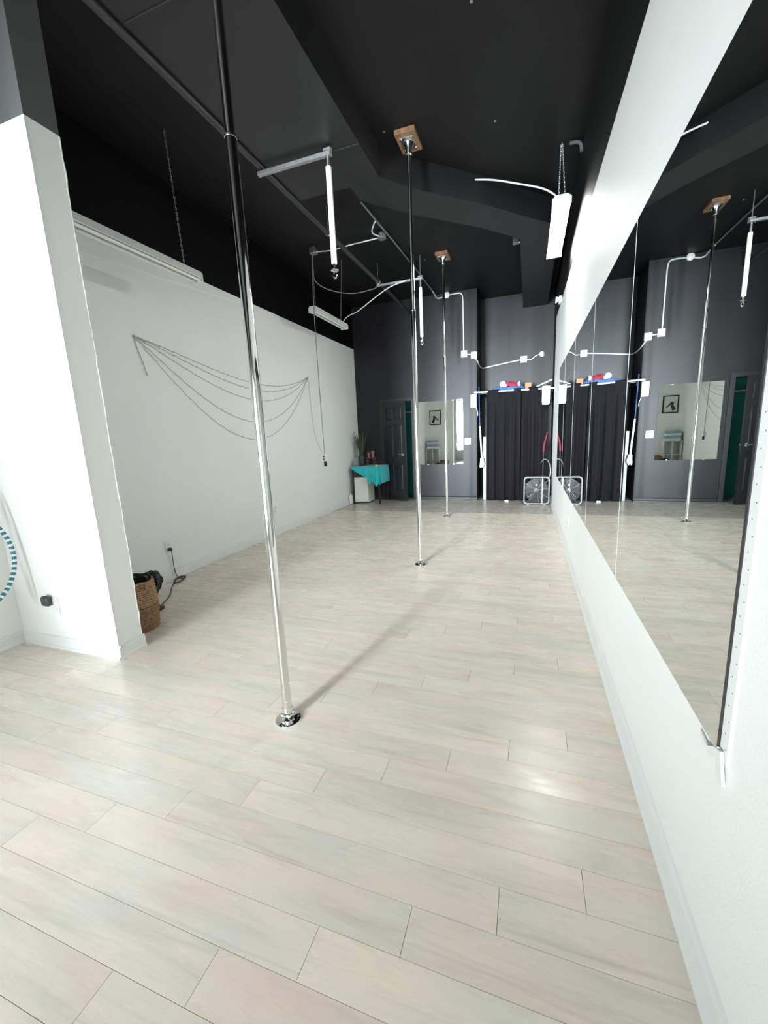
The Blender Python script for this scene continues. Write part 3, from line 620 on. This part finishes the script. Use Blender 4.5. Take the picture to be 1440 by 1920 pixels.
bx, by, br, bh = -2.725, 2.065, 0.138, 0.375
t = thing('waste_basket', 'round woven jute basket lined with a black bag behind the partition', 'basket', (bx, by, 0))
def weave(z0, z1, name, m_):
    mb = MB(); n = int((z1 - z0) / 0.0155)
    for i in range(n):
        z = z0 + 0.008 + i * (z1 - z0 - 0.004) / n; rr = br * (0.93 + 0.10 * math.sin(math.pi * min(1, z / bh)))
        ph = (i % 2) * math.pi
        mb.tube([(bx + (rr + 0.0035 * math.sin(a * 18 + ph)) * math.cos(a), by + (rr + 0.0035 * math.sin(a * 18 + ph)) * math.sin(a), z) for a in [k * 2 * math.pi / 72 for k in range(72)]], 0.0088, 6, True)
    mb.build(name, m_, t)
weave(0.0, 0.19, 'lower_weave', 'jute_dark'); weave(0.19, bh, 'upper_weave', 'jute')
def bag(a, b):
    an = 2 * math.pi * a; wv = 0.006 * math.sin(an * 9) + 0.004 * math.sin(an * 5 + 1)
    prof = [(br * 0.80, 0.02), (br * 0.84, 0.2), (br * 0.85, bh - 0.02), (br * 0.88, bh + 0.006), (br * 0.90, bh + 0.008)]
    x = b * (len(prof) - 1); i = min(int(x), len(prof) - 2); f = x - i
    r = prof[i][0] * (1 - f) + prof[i + 1][0] * f; z = prof[i][1] * (1 - f) + prof[i + 1][1] * f
    dip = 0.02 * math.sin(an - 0.9) if b > 0.55 else 0
    return (bx + (r + wv * (b > 0.3)) * math.cos(an), by + (r + wv * (b > 0.3)) * math.sin(an), z + dip * 0.4)
mb = MB().grid(bag, 56, 24, 0, True); mb.lathe([(0.0, 0.02), (br * 0.86, 0.02)], (bx, by, 0), 24, cap=False)
mb.build('bag_liner', 'bag_plastic', t)['label'] = 'black plastic bag inside the basket'
for a in (-0.35, 2.8):
    c, s_ = math.cos(a), math.sin(a)
    MB().tube(smoothpath([(bx + br * 1.04 * c - 0.035 * s_, by + br * 1.04 * s_ + 0.035 * c, bh - 0.05), (bx + br * 1.10 * c - 0.03 * s_, by + br * 1.10 * s_ + 0.03 * c, bh - 0.0), (bx + br * 1.10 * c + 0.03 * s_, by + br * 1.10 * s_ - 0.03 * c, bh), (bx + br * 1.04 * c + 0.035 * s_, by + br * 1.04 * s_ - 0.035 * c, bh - 0.05)]), 0.007, 8).build('handle', 'jute', t)

# striped hoop hanging on the wall left of the partition
hy, hz, hr, hx = 1.287, 0.711, 0.352, -3.20
t = thing('hula_hoop', 'teal and white striped hula hoop against the left wall at the frame edge', 'hula hoop', (hx, hy, hz - hr))
def hp(a): return (hx - 0.06 * math.sin(a), hy + hr * math.cos(a), hz + hr * math.sin(a))
MB().tube([hp(2 * math.pi * k / 96) for k in range(96)], 0.0125, 10, True).build('ring', 'hoop_white', t)
ns = 64
for k in range(ns):
    a0 = 2 * math.pi * k / ns
    MB().tube([hp(a0 + 2 * math.pi / ns * 0.55 * i / 2) for i in range(3)], 0.0133, 10).build('tape_band', 'hoop_teal', t)
tag(MB().tube([(XL, hy, hz + hr - 0.035), (XL + 0.13, hy, hz + hr - 0.035), (XL + 0.14, hy, hz + hr - 0.02), (XL + 0.14, hy, hz + hr + 0.0)], 0.005, 8).build('wall_hook', 'galvanised'), 'metal wall hook holding the striped hoop', 'hook')

# ------------------------------------------------------------------ rear left corner: table, plant, white cabinet
TX0, TX1, TY0, TY1, TZ = -3.33, -2.72, 7.46, 8.03, 0.735
t = thing('corner_table', 'small dark table under a teal cloth in the rear left corner', 'table', ((TX0 + TX1) / 2, (TY0 + TY1) / 2, 0))
MB().rbox(TX0, TX1, TY0, TY1, TZ - 0.022, TZ, 0.003, 1).build('table_top', 'stand_wood', t)
for x in (TX0 + 0.03, TX1 - 0.03):
    for y in (TY0 + 0.03, TY1 - 0.03): MB().prism([(x - 0.012, y - 0.012), (x + 0.012, y - 0.012), (x + 0.016, y + 0.016), (x - 0.016, y + 0.016)], 0, TZ - 0.022, 'z').build('leg', 'black_plastic', t, smooth=0)  # leg colour is black to stand in for the shade under the table
# cloth laid cornerwise: pointed corners hang down
DROPS = [(TX0, 0.02), (-3.20, 0.10), (-3.08, 0.17), (-2.98, 0.22), (-2.93, 0.36), (-2.89, 0.30), (-2.84, 0.30), (-2.80, 0.40), (TX1, 0.30)]
def fdrop(x):
    for (xa, da), (xb, db) in zip(DROPS, DROPS[1:]):
        if x <= xb: return da + (db - da) * max(0, (x - xa)) / (xb - xa)
    return DROPS[-1][1]
def cloth(a, b):
    X = TX0 + (TX1 - TX0) * min(1, a / 0.72); sx_ = max(0, (a - 0.72) / 0.28) * 0.33      # runs over the right edge
    sy_ = max(0, (b - 0.5) / 0.5) * fdrop(X + sx_ * 0.3); Y = TY1 - 0.02 - (TY1 - 0.02 - TY0) * min(1, b / 0.5)
    drop = max(sx_, sy_); x, y = X, Y
    fold = 0.014 * math.sin(X * 46 + 1) + 0.008 * math.sin(X * 95)
    if sy_ > 0: y -= 0.006 + (0.012 + abs(fold)) * min(1, sy_ * 7)
    if sx_ > 0: x += 0.006 + (0.010 + 0.012 * abs(math.sin(Y * 40))) * min(1, sx_ * 7)
    if sx_ > 0 and sy_ > 0: x -= min(sx_, sy_) * 0.25; y += min(sx_, sy_) * 0.25; drop = max(sx_, sy_) + 0.25 * min(sx_, sy_)
    return (x, y, TZ + 0.005 - drop)
tc_ = tag(MB().grid(cloth, 70, 60).build('table_cloth', 'teal_cloth', smooth=80), 'bright teal cloth draped cornerwise over the corner table', 'tablecloth')
so = tc_.modifiers.new('thick', 'SOLIDIFY'); so.thickness = 0.003
# snake plant in a pot
px, py, pz = -3.215, 7.80, TZ + 0.008
t = thing('potted_snake_plant', 'potted snake plant with tall upright dark leaves on the teal table', 'plant', (px, py, pz))
MB().lathe([(0.0, 0), (0.05, 0), (0.065, 0.10), (0.07, 0.20), (0.062, 0.20), (0.058, 0.185), (0.0, 0.185)], (px, py, pz), 22).build('pot', 'dark_grey_plastic', t)
for k in range(19):
    a = k * 2.4; lean = random.uniform(0.10, 0.42) * (1 if k > 4 else 0.3); h = random.uniform(0.32, 0.52); wd = random.uniform(0.018, 0.028); tw = random.uniform(-0.8, 0.8)
    c, s_ = math.cos(a), math.sin(a); mb = MB()
    def leaf(p, q, c=c, s_=s_, lean=lean, h=h, wd=wd, tw=tw, a=a):
        ww = wd * (1 - q ** 3) * (0.55 + 0.9 * q * (1 - q) + 0.2); r = 0.012 + lean * h * q ** 1.5
        ta = a + math.pi / 2 + tw * q; off = (p - 0.5) * 2 * ww; cup = abs(p - 0.5) * 0.02
        X = px + c * (r + cup) + math.cos(ta) * off; Y = py + s_ * (r + cup) + math.sin(ta) * off
        return (max(XL + 0.01, X), min(YB - 0.02, Y), pz + 0.18 + h * q)
    mb.grid(leaf, 5, 12); lf = mb.build('leaf', 'leaf', t, smooth=60)
    so = lf.modifiers.new('thick', 'SOLIDIFY'); so.thickness = 0.003
# little plant stand with pots
sx, sy, sz = -2.97, 7.72, TZ + 0.008
t = thing('plant_stand', 'small brown wooden stand with splayed legs on the teal table', 'stand', (sx, sy, sz))
MB().rbox(sx - 0.12, sx + 0.10, sy - 0.06, sy + 0.06, sz + 0.155, sz + 0.17, 0.004, 1).build('top', 'stand_wood', t)
for a in (-1, 1):
    for b in (-1, 1): MB().tube([(sx - 0.01 + a * 0.06, sy + b * 0.04, sz + 0.156), (sx - 0.01 + a * 0.09, sy + b * 0.055, sz)], 0.008, 8).build('leg', 'stand_wood', t)
for dx, h, r, lab, nm in ((-0.055, 0.10, 0.030, 'shorter brown clay pot on the little wooden stand', 'clay_pot'), (0.03, 0.125, 0.034, 'taller brown clay pot on the little wooden stand', 'clay_pot')):
    t = thing(nm, lab, 'pot', (sx + dx, sy, sz + 0.17), 'clay pots on the stand')
    MB().lathe([(0.0, 0), (r * 0.75, 0), (r, h * 0.75), (r * 1.12, h * 0.76), (r * 1.12, h), (r * 0.98, h), (r * 0.95, h * 0.9), (0, h * 0.9)], (sx + dx, sy, sz + 0.17), 20).build('pot_body', 'terracotta', t)
    mb = MB()
    for k in range(6):
        a = k * 1.05; mb.tube([(sx + dx, sy, sz + 0.17 + h * 0.9), (sx + dx + 0.012 * math.cos(a), sy + 0.012 * math.sin(a), sz + 0.17 + h + 0.02), (sx + dx + 0.026 * math.cos(a), sy + 0.026 * math.sin(a), sz + 0.17 + h + 0.035)], [0.004, 0.006, 0.001], 6)
    mb.build('sprout', 'leaf', t)
tag(MB().lathe([(0.0, 0), (0.03, 0), (0.048, 0.04), (0.045, 0.10), (0.028, 0.15), (0.034, 0.17), (0.031, 0.17), (0.025, 0.15), (0.042, 0.10), (0.045, 0.04), (0.028, 0.005), (0, 0.005)], (-3.265, 7.62, TZ + 0.008), 22).build('glass_vase', 'glass_clear'), 'small clear glass vase at the left end of the teal table', 'vase')
tag(MB().lathe([(0.0, 0), (0.030, 0), (0.032, 0.003), (0.032, 0.024), (0.028, 0.027), (0, 0.024)], (-2.82, 7.58, TZ + 0.008), 18).build('candle', 'candle_wax'), 'short yellow candle on the right of the teal table', 'candle')
# white cabinet-like appliance in front of the table
t = thing('mini_fridge', 'small cream white fridge in front of the teal table', 'fridge', (-3.16, 7.72, 0))
fr_ang = math.radians(13)
def fr(px_, py_): return (-3.312 + px_ * math.cos(fr_ang) - py_ * math.sin(fr_ang) * 0.2, 7.505 + px_ * math.sin(fr_ang) + py_)
def fridge_box(a0, a1, b0, b1, z0, z1):
    q = [fr(a0, b0), fr(a1, b0), fr(a1, b1), fr(a0, b1)]; return MB().prism(q, z0, z1, 'z')
def bevel(o, r=0.008):
    m_ = o.modifiers.new('bevel', 'BEVEL'); m_.width = r; m_.segments = 2; return o
bevel(fridge_box(0, 0.30, 0.045, 0.40, 0.018, 0.525).build('body', 'fridge_white', t))
bevel(fridge_box(0, 0.30, 0.0, 0.042, 0.03, 0.525).build('fridge_door', 'fridge_white', t))
fridge_box(0.012, 0.285, 0.03, 0.38, 0.0, 0.018).build('plinth', 'black_plastic', t)
fridge_box(0.035, 0.055, -0.003, 0.001, 0.475, 0.490).build('badge', 'galvanised', t)
t = thing('white_jug', 'rounded white plastic jug on the floor left of the cream fridge', 'jug', (-3.345, 7.44, 0))
MB().rbox(-3.372, -3.318, 7.38, 7.50, 0.0, 0.19, 0.024, 3).build('jug_body', 'white_plastic', t)
MB().lathe([(0.016, 0.185), (0.016, 0.215), (0.0, 0.216)], (-3.345, 7.43, 0), 14).build('cap', 'white_plastic', t)

# ------------------------------------------------------------------ rear wall fittings
t = thing('light_switch', 'white double light switch right of the rear mirror', 'switch', (-1.105, YB, 1.09))
MB().rbox(-1.163, -1.047, YB - 0.006, YB, 1.09, 1.21, 0.002, 1).build('cover_plate', 'white_plastic', t)
for x in (-1.128, -1.082): MB().rbox(x - 0.016, x + 0.016, YB - 0.011, YB - 0.005, 1.118, 1.182, 0.002, 1).build('rocker', 'white_trim', t)
t = thing('control_panel', 'white rectangular control box on the rear wall beside the curtain rod', 'control box', (-0.985, YB, 1.78))
MB().rbox(-1.04, -0.93, YB - 0.05, YB, 1.775, 2.015, 0.006).build('case', 'white_plastic', t)
MB().rbox(-1.028, -0.942, YB - 0.054, YB - 0.049, 1.79, 2.0, 0.002, 1).build('cover', 'white_enamel', t)
MB().tube(smoothpath([(-0.94, YB - 0.02, 1.78), (-0.93, YB - 0.02, 1.73), (-0.915, YB - 0.02, 1.70), (-0.912, YB - 0.01, 1.62)]), 0.006, 8).build('cable', 'white_cable', t)

# curtain rod, curtains
ry, rz = 8.035, 2.032
t = thing('curtain_rod', 'thin white curtain rod spanning the alcove opening', 'curtain rod', ((AX + XR) / 2, ry, rz))
MB().cyl((-0.955, ry, rz + 0.012), (XR - 0.004, ry, rz - 0.012), 0.0135, n=14).build('rod', 'white_plastic', t)
MB().sphere((-0.957, ry, rz + 0.012), 0.018, n=12, m=8).build('finial', 'white_plastic', t)
MB().rbox(-0.945, -0.928, ry - 0.012, YB, rz - 0.01, rz + 0.03, 0.003, 1).build('bracket', 'white_plastic', t)
def curtain(label, x0, x1, vis, seed):
    rnd = random.Random(seed); n = 121; ph = [rnd.uniform(0, 6.28) for _ in range(4)]
    def yv(x):
        for a, b in vis:
            if a < x < b: return 1
        return -1
    def soft(x):
        return sum(yv(x + d) for d in (-0.02, -0.01, 0, 0.01, 0.02)) / 5
    def f(a, b):
        x = x0 + (x1 - x0) * a; z = rz + 0.035 - (rz + 0.035 - 0.015) * b
        top = soft(x) * 0.024
        low = 0.026 * math.sin(x * 34 + ph[0]) + 0.014 * math.sin(x * 71 + ph[1]) + 0.008 * math.sin(x * 17 + ph[2] + b)
        k = min(1, b * 3.0)
        dz = -0.05 * max(0, soft(x)) * max(0, 1 - b * 25)      # cloth dips where it passes behind the rod
        return (x + 0.01 * math.sin(b * 3 + ph[3]) * b, ry + 0.002 + top * (1 - k) + low * k, z + dz)
    t = thing('curtain', label, 'curtain', ((x0 + x1) / 2, ry, 0.015), 'black alcove curtains')
    c = MB().grid(f, n, 50).build('cloth', 'curtain_fabric', t, smooth=80)
    so = c.modifiers.new('thick', 'SOLIDIFY'); so.thickness = 0.003
    return t
curtain('wide black curtain panel on the left of the alcove rod', -0.745, -0.135, [(-0.52, -0.27), (-0.80, -0.72)], 3)
curtain('narrow black curtain panel on the right of the alcove rod', -0.125, 0.215, [(-0.125, -0.01), (0.165, 0.30)], 5)

# shelf behind the curtain with things on it
t = thing('alcove_shelf', 'dark shelf board above the black curtains in the alcove', 'shelf', (-0.25, 8.45, 2.02))
MB().box(AX + 0.005, XR - 0.005, 8.20, 8.72, 2.020, 2.045).build('board', 'charcoal_trim', t, smooth=0)
for x in (AX + 0.02, XR - 0.04): MB().box(x, x + 0.02, 8.22, 8.70, 1.97, 2.020).build('bracket', 'charcoal_trim', t, smooth=0)
SHZ = 2.046
mb = MB().grid(lambda a, b: (-0.375 + (0.275 + 0.028 * math.cos(2 * math.pi * b)) * math.cos(2 * math.pi * a), 8.42 + (0.165 + 0.028 * math.cos(2 * math.pi * b)) * math.sin(2 * math.pi * a), SHZ + 0.045 + (0.036 + 0.005 * math.sin(9 * 2 * math.pi * a)) * math.sin(2 * math.pi * b)), 48, 14, 0, True)
tag(mb.build('blue_cushion_ring', 'blue_fabric'), 'blue padded ring lying above the black curtain', 'ring cushion')
t = thing('plush_hat', 'red plush hat with white fleece trim resting on the blue ring', 'hat', (-0.31, 8.42, SHZ + 0.086))
z0 = SHZ + 0.086
MB().grid(lambda a, b: (-0.30 + 0.17 * (1 - 0.75 * b) * math.cos(2 * math.pi * a) - 0.10 * b, 8.42 + 0.10 * (1 - 0.6 * b) * math.sin(2 * math.pi * a), z0 + 0.005 + 0.085 * math.sin(b * math.pi * 0.55) + 0.006 * math.sin(7 * math.pi * a)), 30, 10, 0, True).sphere((-0.34, 8.42, z0 + 0.06), 0.10, 0.07, 0.032, n=14, m=8).build('crown', 'red_fabric', t)
MB().tube([(-0.17 + 0.03 * math.cos(a) * 0.4, 8.42 + 0.10 * math.cos(a), z0 + 0.036 + 0.032 * math.sin(a)) for a in [k * math.pi / 8 for k in range(16)]], 0.026, 8, True).build('trim', 'white_fleece', t)
mb = MB().sphere((-0.475, 8.40, z0 + 0.058), 0.062, 0.055, 0.056, n=14, m=9).sphere((-0.44, 8.37, z0 + 0.028), 0.06, 0.04, 0.030, n=12, m=8)
mb.build('pompom', 'white_fleece', t)
t = thing('cardboard_box', 'small brown cardboard box above the curtain between ring and rack', 'box', (-0.02, 8.40, SHZ))
mb = MB().prism([(-0.075, 8.33), (0.035, 8.33), (0.035, 8.45), (-0.075, 8.45)], SHZ, SHZ + 0.125, 'z'); mb.build('carton', 'cardboard', t, smooth=0)
MB().box(-0.075, -0.021, 8.33, 8.45, SHZ + 0.1255, SHZ + 0.128).build('flap', 'cardboard', t, smooth=0)
MB().box(-0.019, 0.035, 8.33, 8.45, SHZ + 0.1255, SHZ + 0.128).build('flap', 'cardboard', t, smooth=0)
t = thing('folding_rack', 'white metal folding rack slanting up beside the right wall', 'rack', (0.22, 8.4, SHZ))
for yy in (8.35, 8.50): MB().tube([(0.055, yy, SHZ + 0.014), (0.22, yy, SHZ + 0.085), (0.395, yy, SHZ + 0.155)], 0.012, 8).build('rail', 'white_plastic', t)
for f in (0.1, 0.5, 0.9): MB().cyl((0.055 + 0.34 * f, 8.35, SHZ + 0.014 + 0.141 * f), (0.055 + 0.34 * f, 8.50, SHZ + 0.014 + 0.141 * f), 0.008, n=8).build('rung', 'white_plastic', t)
MB().tube([(0.10, 8.42, SHZ + 0.012), (0.24, 8.42, SHZ + 0.115), (0.37, 8.42, SHZ + 0.014)], 0.008, 8).build('brace', 'galvanised', t)
t = thing('hanging_papers', 'sheaf of white papers hung over the curtain rod end', 'papers', (0.275, 8.02, 1.74))
for k, (dx, dz) in enumerate(((0, 0), (0.012, 0.02), (-0.008, 0.035))):
    MB().box(0.225 + dx, 0.335 + dx, 8.012 + k * 0.003, 8.0135 + k * 0.003, 1.745 + dz, 2.062).build('sheet', 'paper', t, smooth=0)
MB().box(0.222, 0.345, 8.010, 8.060, 2.052, 2.064).build('fold', 'paper', t, smooth=0)
# clutter in the gap right of the curtain
t = thing('broom', 'broom handle with a dusty red grip in the gap right of the curtains', 'broom', (0.27, 8.2, 0))
MB().rbox(0.235, 0.305, 8.18, 8.22, 0.0, 0.07, 0.01).build('broom_head', 'black_plastic', t)
MB().tube([(0.27, 8.2, 0.06), (0.27, 8.2, 0.90)], 0.012, 10).build('lower_handle', 'dark_grey_plastic', t)
MB().tube(smoothpath([(0.27, 8.2, 0.90), (0.275, 8.2, 1.00), (0.30, 8.2, 1.12), (0.335, 8.2, 1.27)]), [0.016] + [0.024] * 5 + [0.018] * 6 + [0.012] * 6 + [0.008], 10).build('grip', 'dusty_red', t)
tag(MB().tube([(0.30 + 0.10 * math.cos(a), 8.14, 0.55 + 0.22 * math.sin(a)) for a in [k * math.pi / 12 for k in range(24)]], 0.009, 8, True).build('wire_hoop', 'galvanised'), 'thin grey wire hoop behind the box fan', 'hoop')
# mop leaning left of curtain and a pale board
t = thing('mop', 'mop with blue and white handle hanging upside down beside the curtain', 'mop', (-0.83, 8.12, 0.50))
MB().cyl((-0.895, 8.13, 2.15), (-0.875, 8.11, 1.42), 0.012, n=10).build('upper_handle', 'mop_blue', t)
MB().cyl((-0.875, 8.11, 1.42), (-0.835, 8.09, 0.80), 0.015, n=10).build('lower_handle', 'white_plastic', t)
mb = MB().rbox(-0.865, -0.80, 8.06, 8.11, 0.74, 0.82, 0.008)
for k in range(9): mb.tube([(-0.86 + k * 0.008, 8.085, 0.75), (-0.868 + k * 0.009, 8.08 + 0.012 * (k % 2), 0.69), (-0.865 + k * 0.008, 8.085, 0.64 + 0.02 * (k % 3))], 0.008, 6)
mb.build('mop_head', 'white_fleece', t)
tag(MB().rbox(-0.815, -0.765, 8.16, 8.19, 0.0, 1.22, 0.004, 1).build('pale_board', 'pale_wood'), 'narrow pale board standing upright left of the black curtain', 'board')
tag(MB().rbox(-0.40, -0.33, 7.95, 7.99, 0.0, 0.028, 0.006).build('door_stop', 'white_plastic'), 'small white block on the floor in front of the curtain', 'block')

# ------------------------------------------------------------------ box fan
FX0, FX1, FZ0, FZ1, FY = -0.060, 0.372, 0.012, 0.500, 7.62
t = thing('box_fan', 'grey box fan standing on the floor against the right wall corner', 'fan', ((FX0 + FX1) / 2, FY + 0.05, 0))
def rrect(x0, x1, z0, z1, r, y, k=5):
    pts = []
    for cx_, cz_, a0 in ((x1 - r, z1 - r, 0), (x0 + r, z1 - r, 90), (x0 + r, z0 + r, 180), (x1 - r, z0 + r, 270)):
        for i in range(k + 1):
            a = math.radians(a0 + 90 * i / k); pts.append((cx_ + r * math.cos(a), y, cz_ + r * math.sin(a)))
    return pts
mb = MB(); o_ = [rrect(FX0, FX1, FZ0, FZ1, 0.06, y_) for y_ in (FY, FY + 0.10)]; i_ = [rrect(FX0 + 0.018, FX1 - 0.018, FZ0 + 0.018, FZ1 - 0.018, 0.05, y_) for y_ in (FY, FY + 0.10)]
n = len(o_[0]); vs = o_[0] + o_[1] + i_[0] + i_[1]; fs = []
for i in range(n):
    j = (i + 1) % n
    fs += [(i, j, n + j, n + i), (2 * n + i, 3 * n + i, 3 * n + j, 2 * n + j), (i, 2 * n + i, 2 * n + j, j), (n + i, n + j, 3 * n + j, 3 * n + i)]
mb.add(vs, fs).tube(rrect(FX0 + 0.012, FX1 - 0.012, FZ0 + 0.012, FZ1 - 0.012, 0.054, FY), 0.010, 8, True)
mb.build('fan_frame', 'fan_plastic', t)
fcx, fcz = (FX0 + FX1) / 2, (FZ0 + FZ1) / 2
for yy in (FY + 0.012, FY + 0.088):
    mb = MB()
    for k in range(1, 12):
        r = 0.018 * k
        mb.tube([(fcx + r * math.cos(a), yy, fcz + r * math.sin(a)) for a in [q * 2 * math.pi / 28 for q in range(28)]], 0.0016, 4, True)
    for k in range(8):
        a = k * math.pi / 4 + 0.2; mb.cyl((fcx + 0.045 * math.cos(a), yy, fcz + 0.045 * math.sin(a)), (fcx + 0.225 * math.cos(a), yy, fcz + 0.225 * math.sin(a)), 0.003, n=6)
    mb.build('grille', 'fan_grille', t)
for k in range(5):
    a = k * 2 * math.pi / 5 + 0.5
    def bl(p, q, a=a):
        r = 0.045 + 0.150 * q; aa = a + (p - 0.5) * (0.95 - 0.15 * q); return (fcx + r * math.cos(aa), FY + 0.05 + (p - 0.5) * 0.05, fcz + r * math.sin(aa))
    o = MB().grid(bl, 8, 6).build('blade', 'fan_blade', t); so = o.modifiers.new('thick', 'SOLIDIFY'); so.thickness = 0.002
MB().lathe([(0.0, FY + 0.010), (0.040, FY + 0.012), (0.045, FY + 0.02), (0.045, FY + 0.085)], (fcx, 0, fcz), 20, 'y').build('hub', 'fan_blade', t)
MB().lathe([(0.0, FY - 0.008), (0.016, FY - 0.007), (0.018, FY + 0.012)], (fcx + 0.0, 0, fcz + 0.10), 14, 'y').build('knob', 'fan_plastic', t)
MB().box(fcx + 0.085, fcx + 0.105, FY + 0.006, FY + 0.012, FZ0 + 0.02, FZ1 - 0.02).build('grille_bar', 'fan_plastic', t, smooth=0)
for x in (FX0 + 0.06, FX1 - 0.10): MB().rbox(x, x + 0.04, FY - 0.02, FY + 0.12, 0.0, 0.016, 0.004, 1).build('foot', 'fan_plastic', t)

# ------------------------------------------------------------------ behind the partition, seen in the rear mirror
t = thing('picture_frame', 'black framed dancer picture on the back of the partition, seen in the mirror', 'picture', (-3.06, PY1, 1.60))
x0, x1, z0, z1 = -3.26, -2.86, 1.60, 2.10; yp = PY1
mb = MB()
for a in ((x0, x0 + 0.03, z0, z1), (x1 - 0.03, x1, z0, z1), (x0 + 0.03, x1 - 0.03, z0, z0 + 0.03), (x0 + 0.03, x1 - 0.03, z1 - 0.03, z1)): mb.box(a[0], a[1], yp, yp + 0.025, a[2], a[3])
mb.build('frame', 'frame_black', t, smooth=0)
MB().box(x0 + 0.03, x1 - 0.03, yp, yp + 0.01, z0 + 0.03, z1 - 0.03).build('print', 'paper', t, smooth=0)
mb = MB().tube([(x0 + 0.10, yp + 0.012, z0 + 0.08), (x0 + 0.16, yp + 0.012, z0 + 0.20), (x0 + 0.14, yp + 0.012, z0 + 0.32)], [0.05, 0.04, 0.02], 6).tube([(x0 + 0.16, yp + 0.012, z0 + 0.30), (x1 - 0.08, yp + 0.012, z0 + 0.14)], [0.03, 0.012], 6)
vs = [(p[0], yp + 0.0105 + (p[1] - yp - 0.012) * 0.03, p[2]) for p in mb.v]; mb.v = vs
mb.build('figure', 'frame_black', t, smooth=0)
t = thing('storage_shelf', 'low white shelf unit against the back of the partition', 'shelf', (-3.13, 2.02, 0))
for x in (-3.36, -3.135, -2.915): MB().box(x, x + 0.016, PY1 + 0.03, PY1 + 0.27, 0, 0.78).build('side_panel', 'shelf_white', t, smooth=0)
for z in (0.03, 0.40, 0.78): MB().box(-3.362, -2.897, PY1 + 0.03, PY1 + 0.27, z, z + 0.016).build('shelf_board', 'shelf_white', t, smooth=0)
zt = 0.797
for k, (dz, m_, lab) in enumerate(((0.08, 'towel_white', 'white folded towel at the bottom of the pile on the white shelf unit'), (0.07, 'towel_blue', 'pale blue folded towel in the pile on the white shelf unit'), (0.075, 'towel_white', 'white folded towel on top of the pale blue towel in the pile'), (0.06, 'towel_blue', 'pale blue folded towel topping the pile on the white shelf unit'))):
    tag(MB().rbox(-3.34 + 0.01 * (k % 2), -2.92 - 0.012 * k, PY1 + 0.04, PY1 + 0.26, zt, zt + dz - 0.002, 0.026, 3).build('folded_towel', m_), lab, 'towel', 'folded towels on the shelf unit'); zt += dz
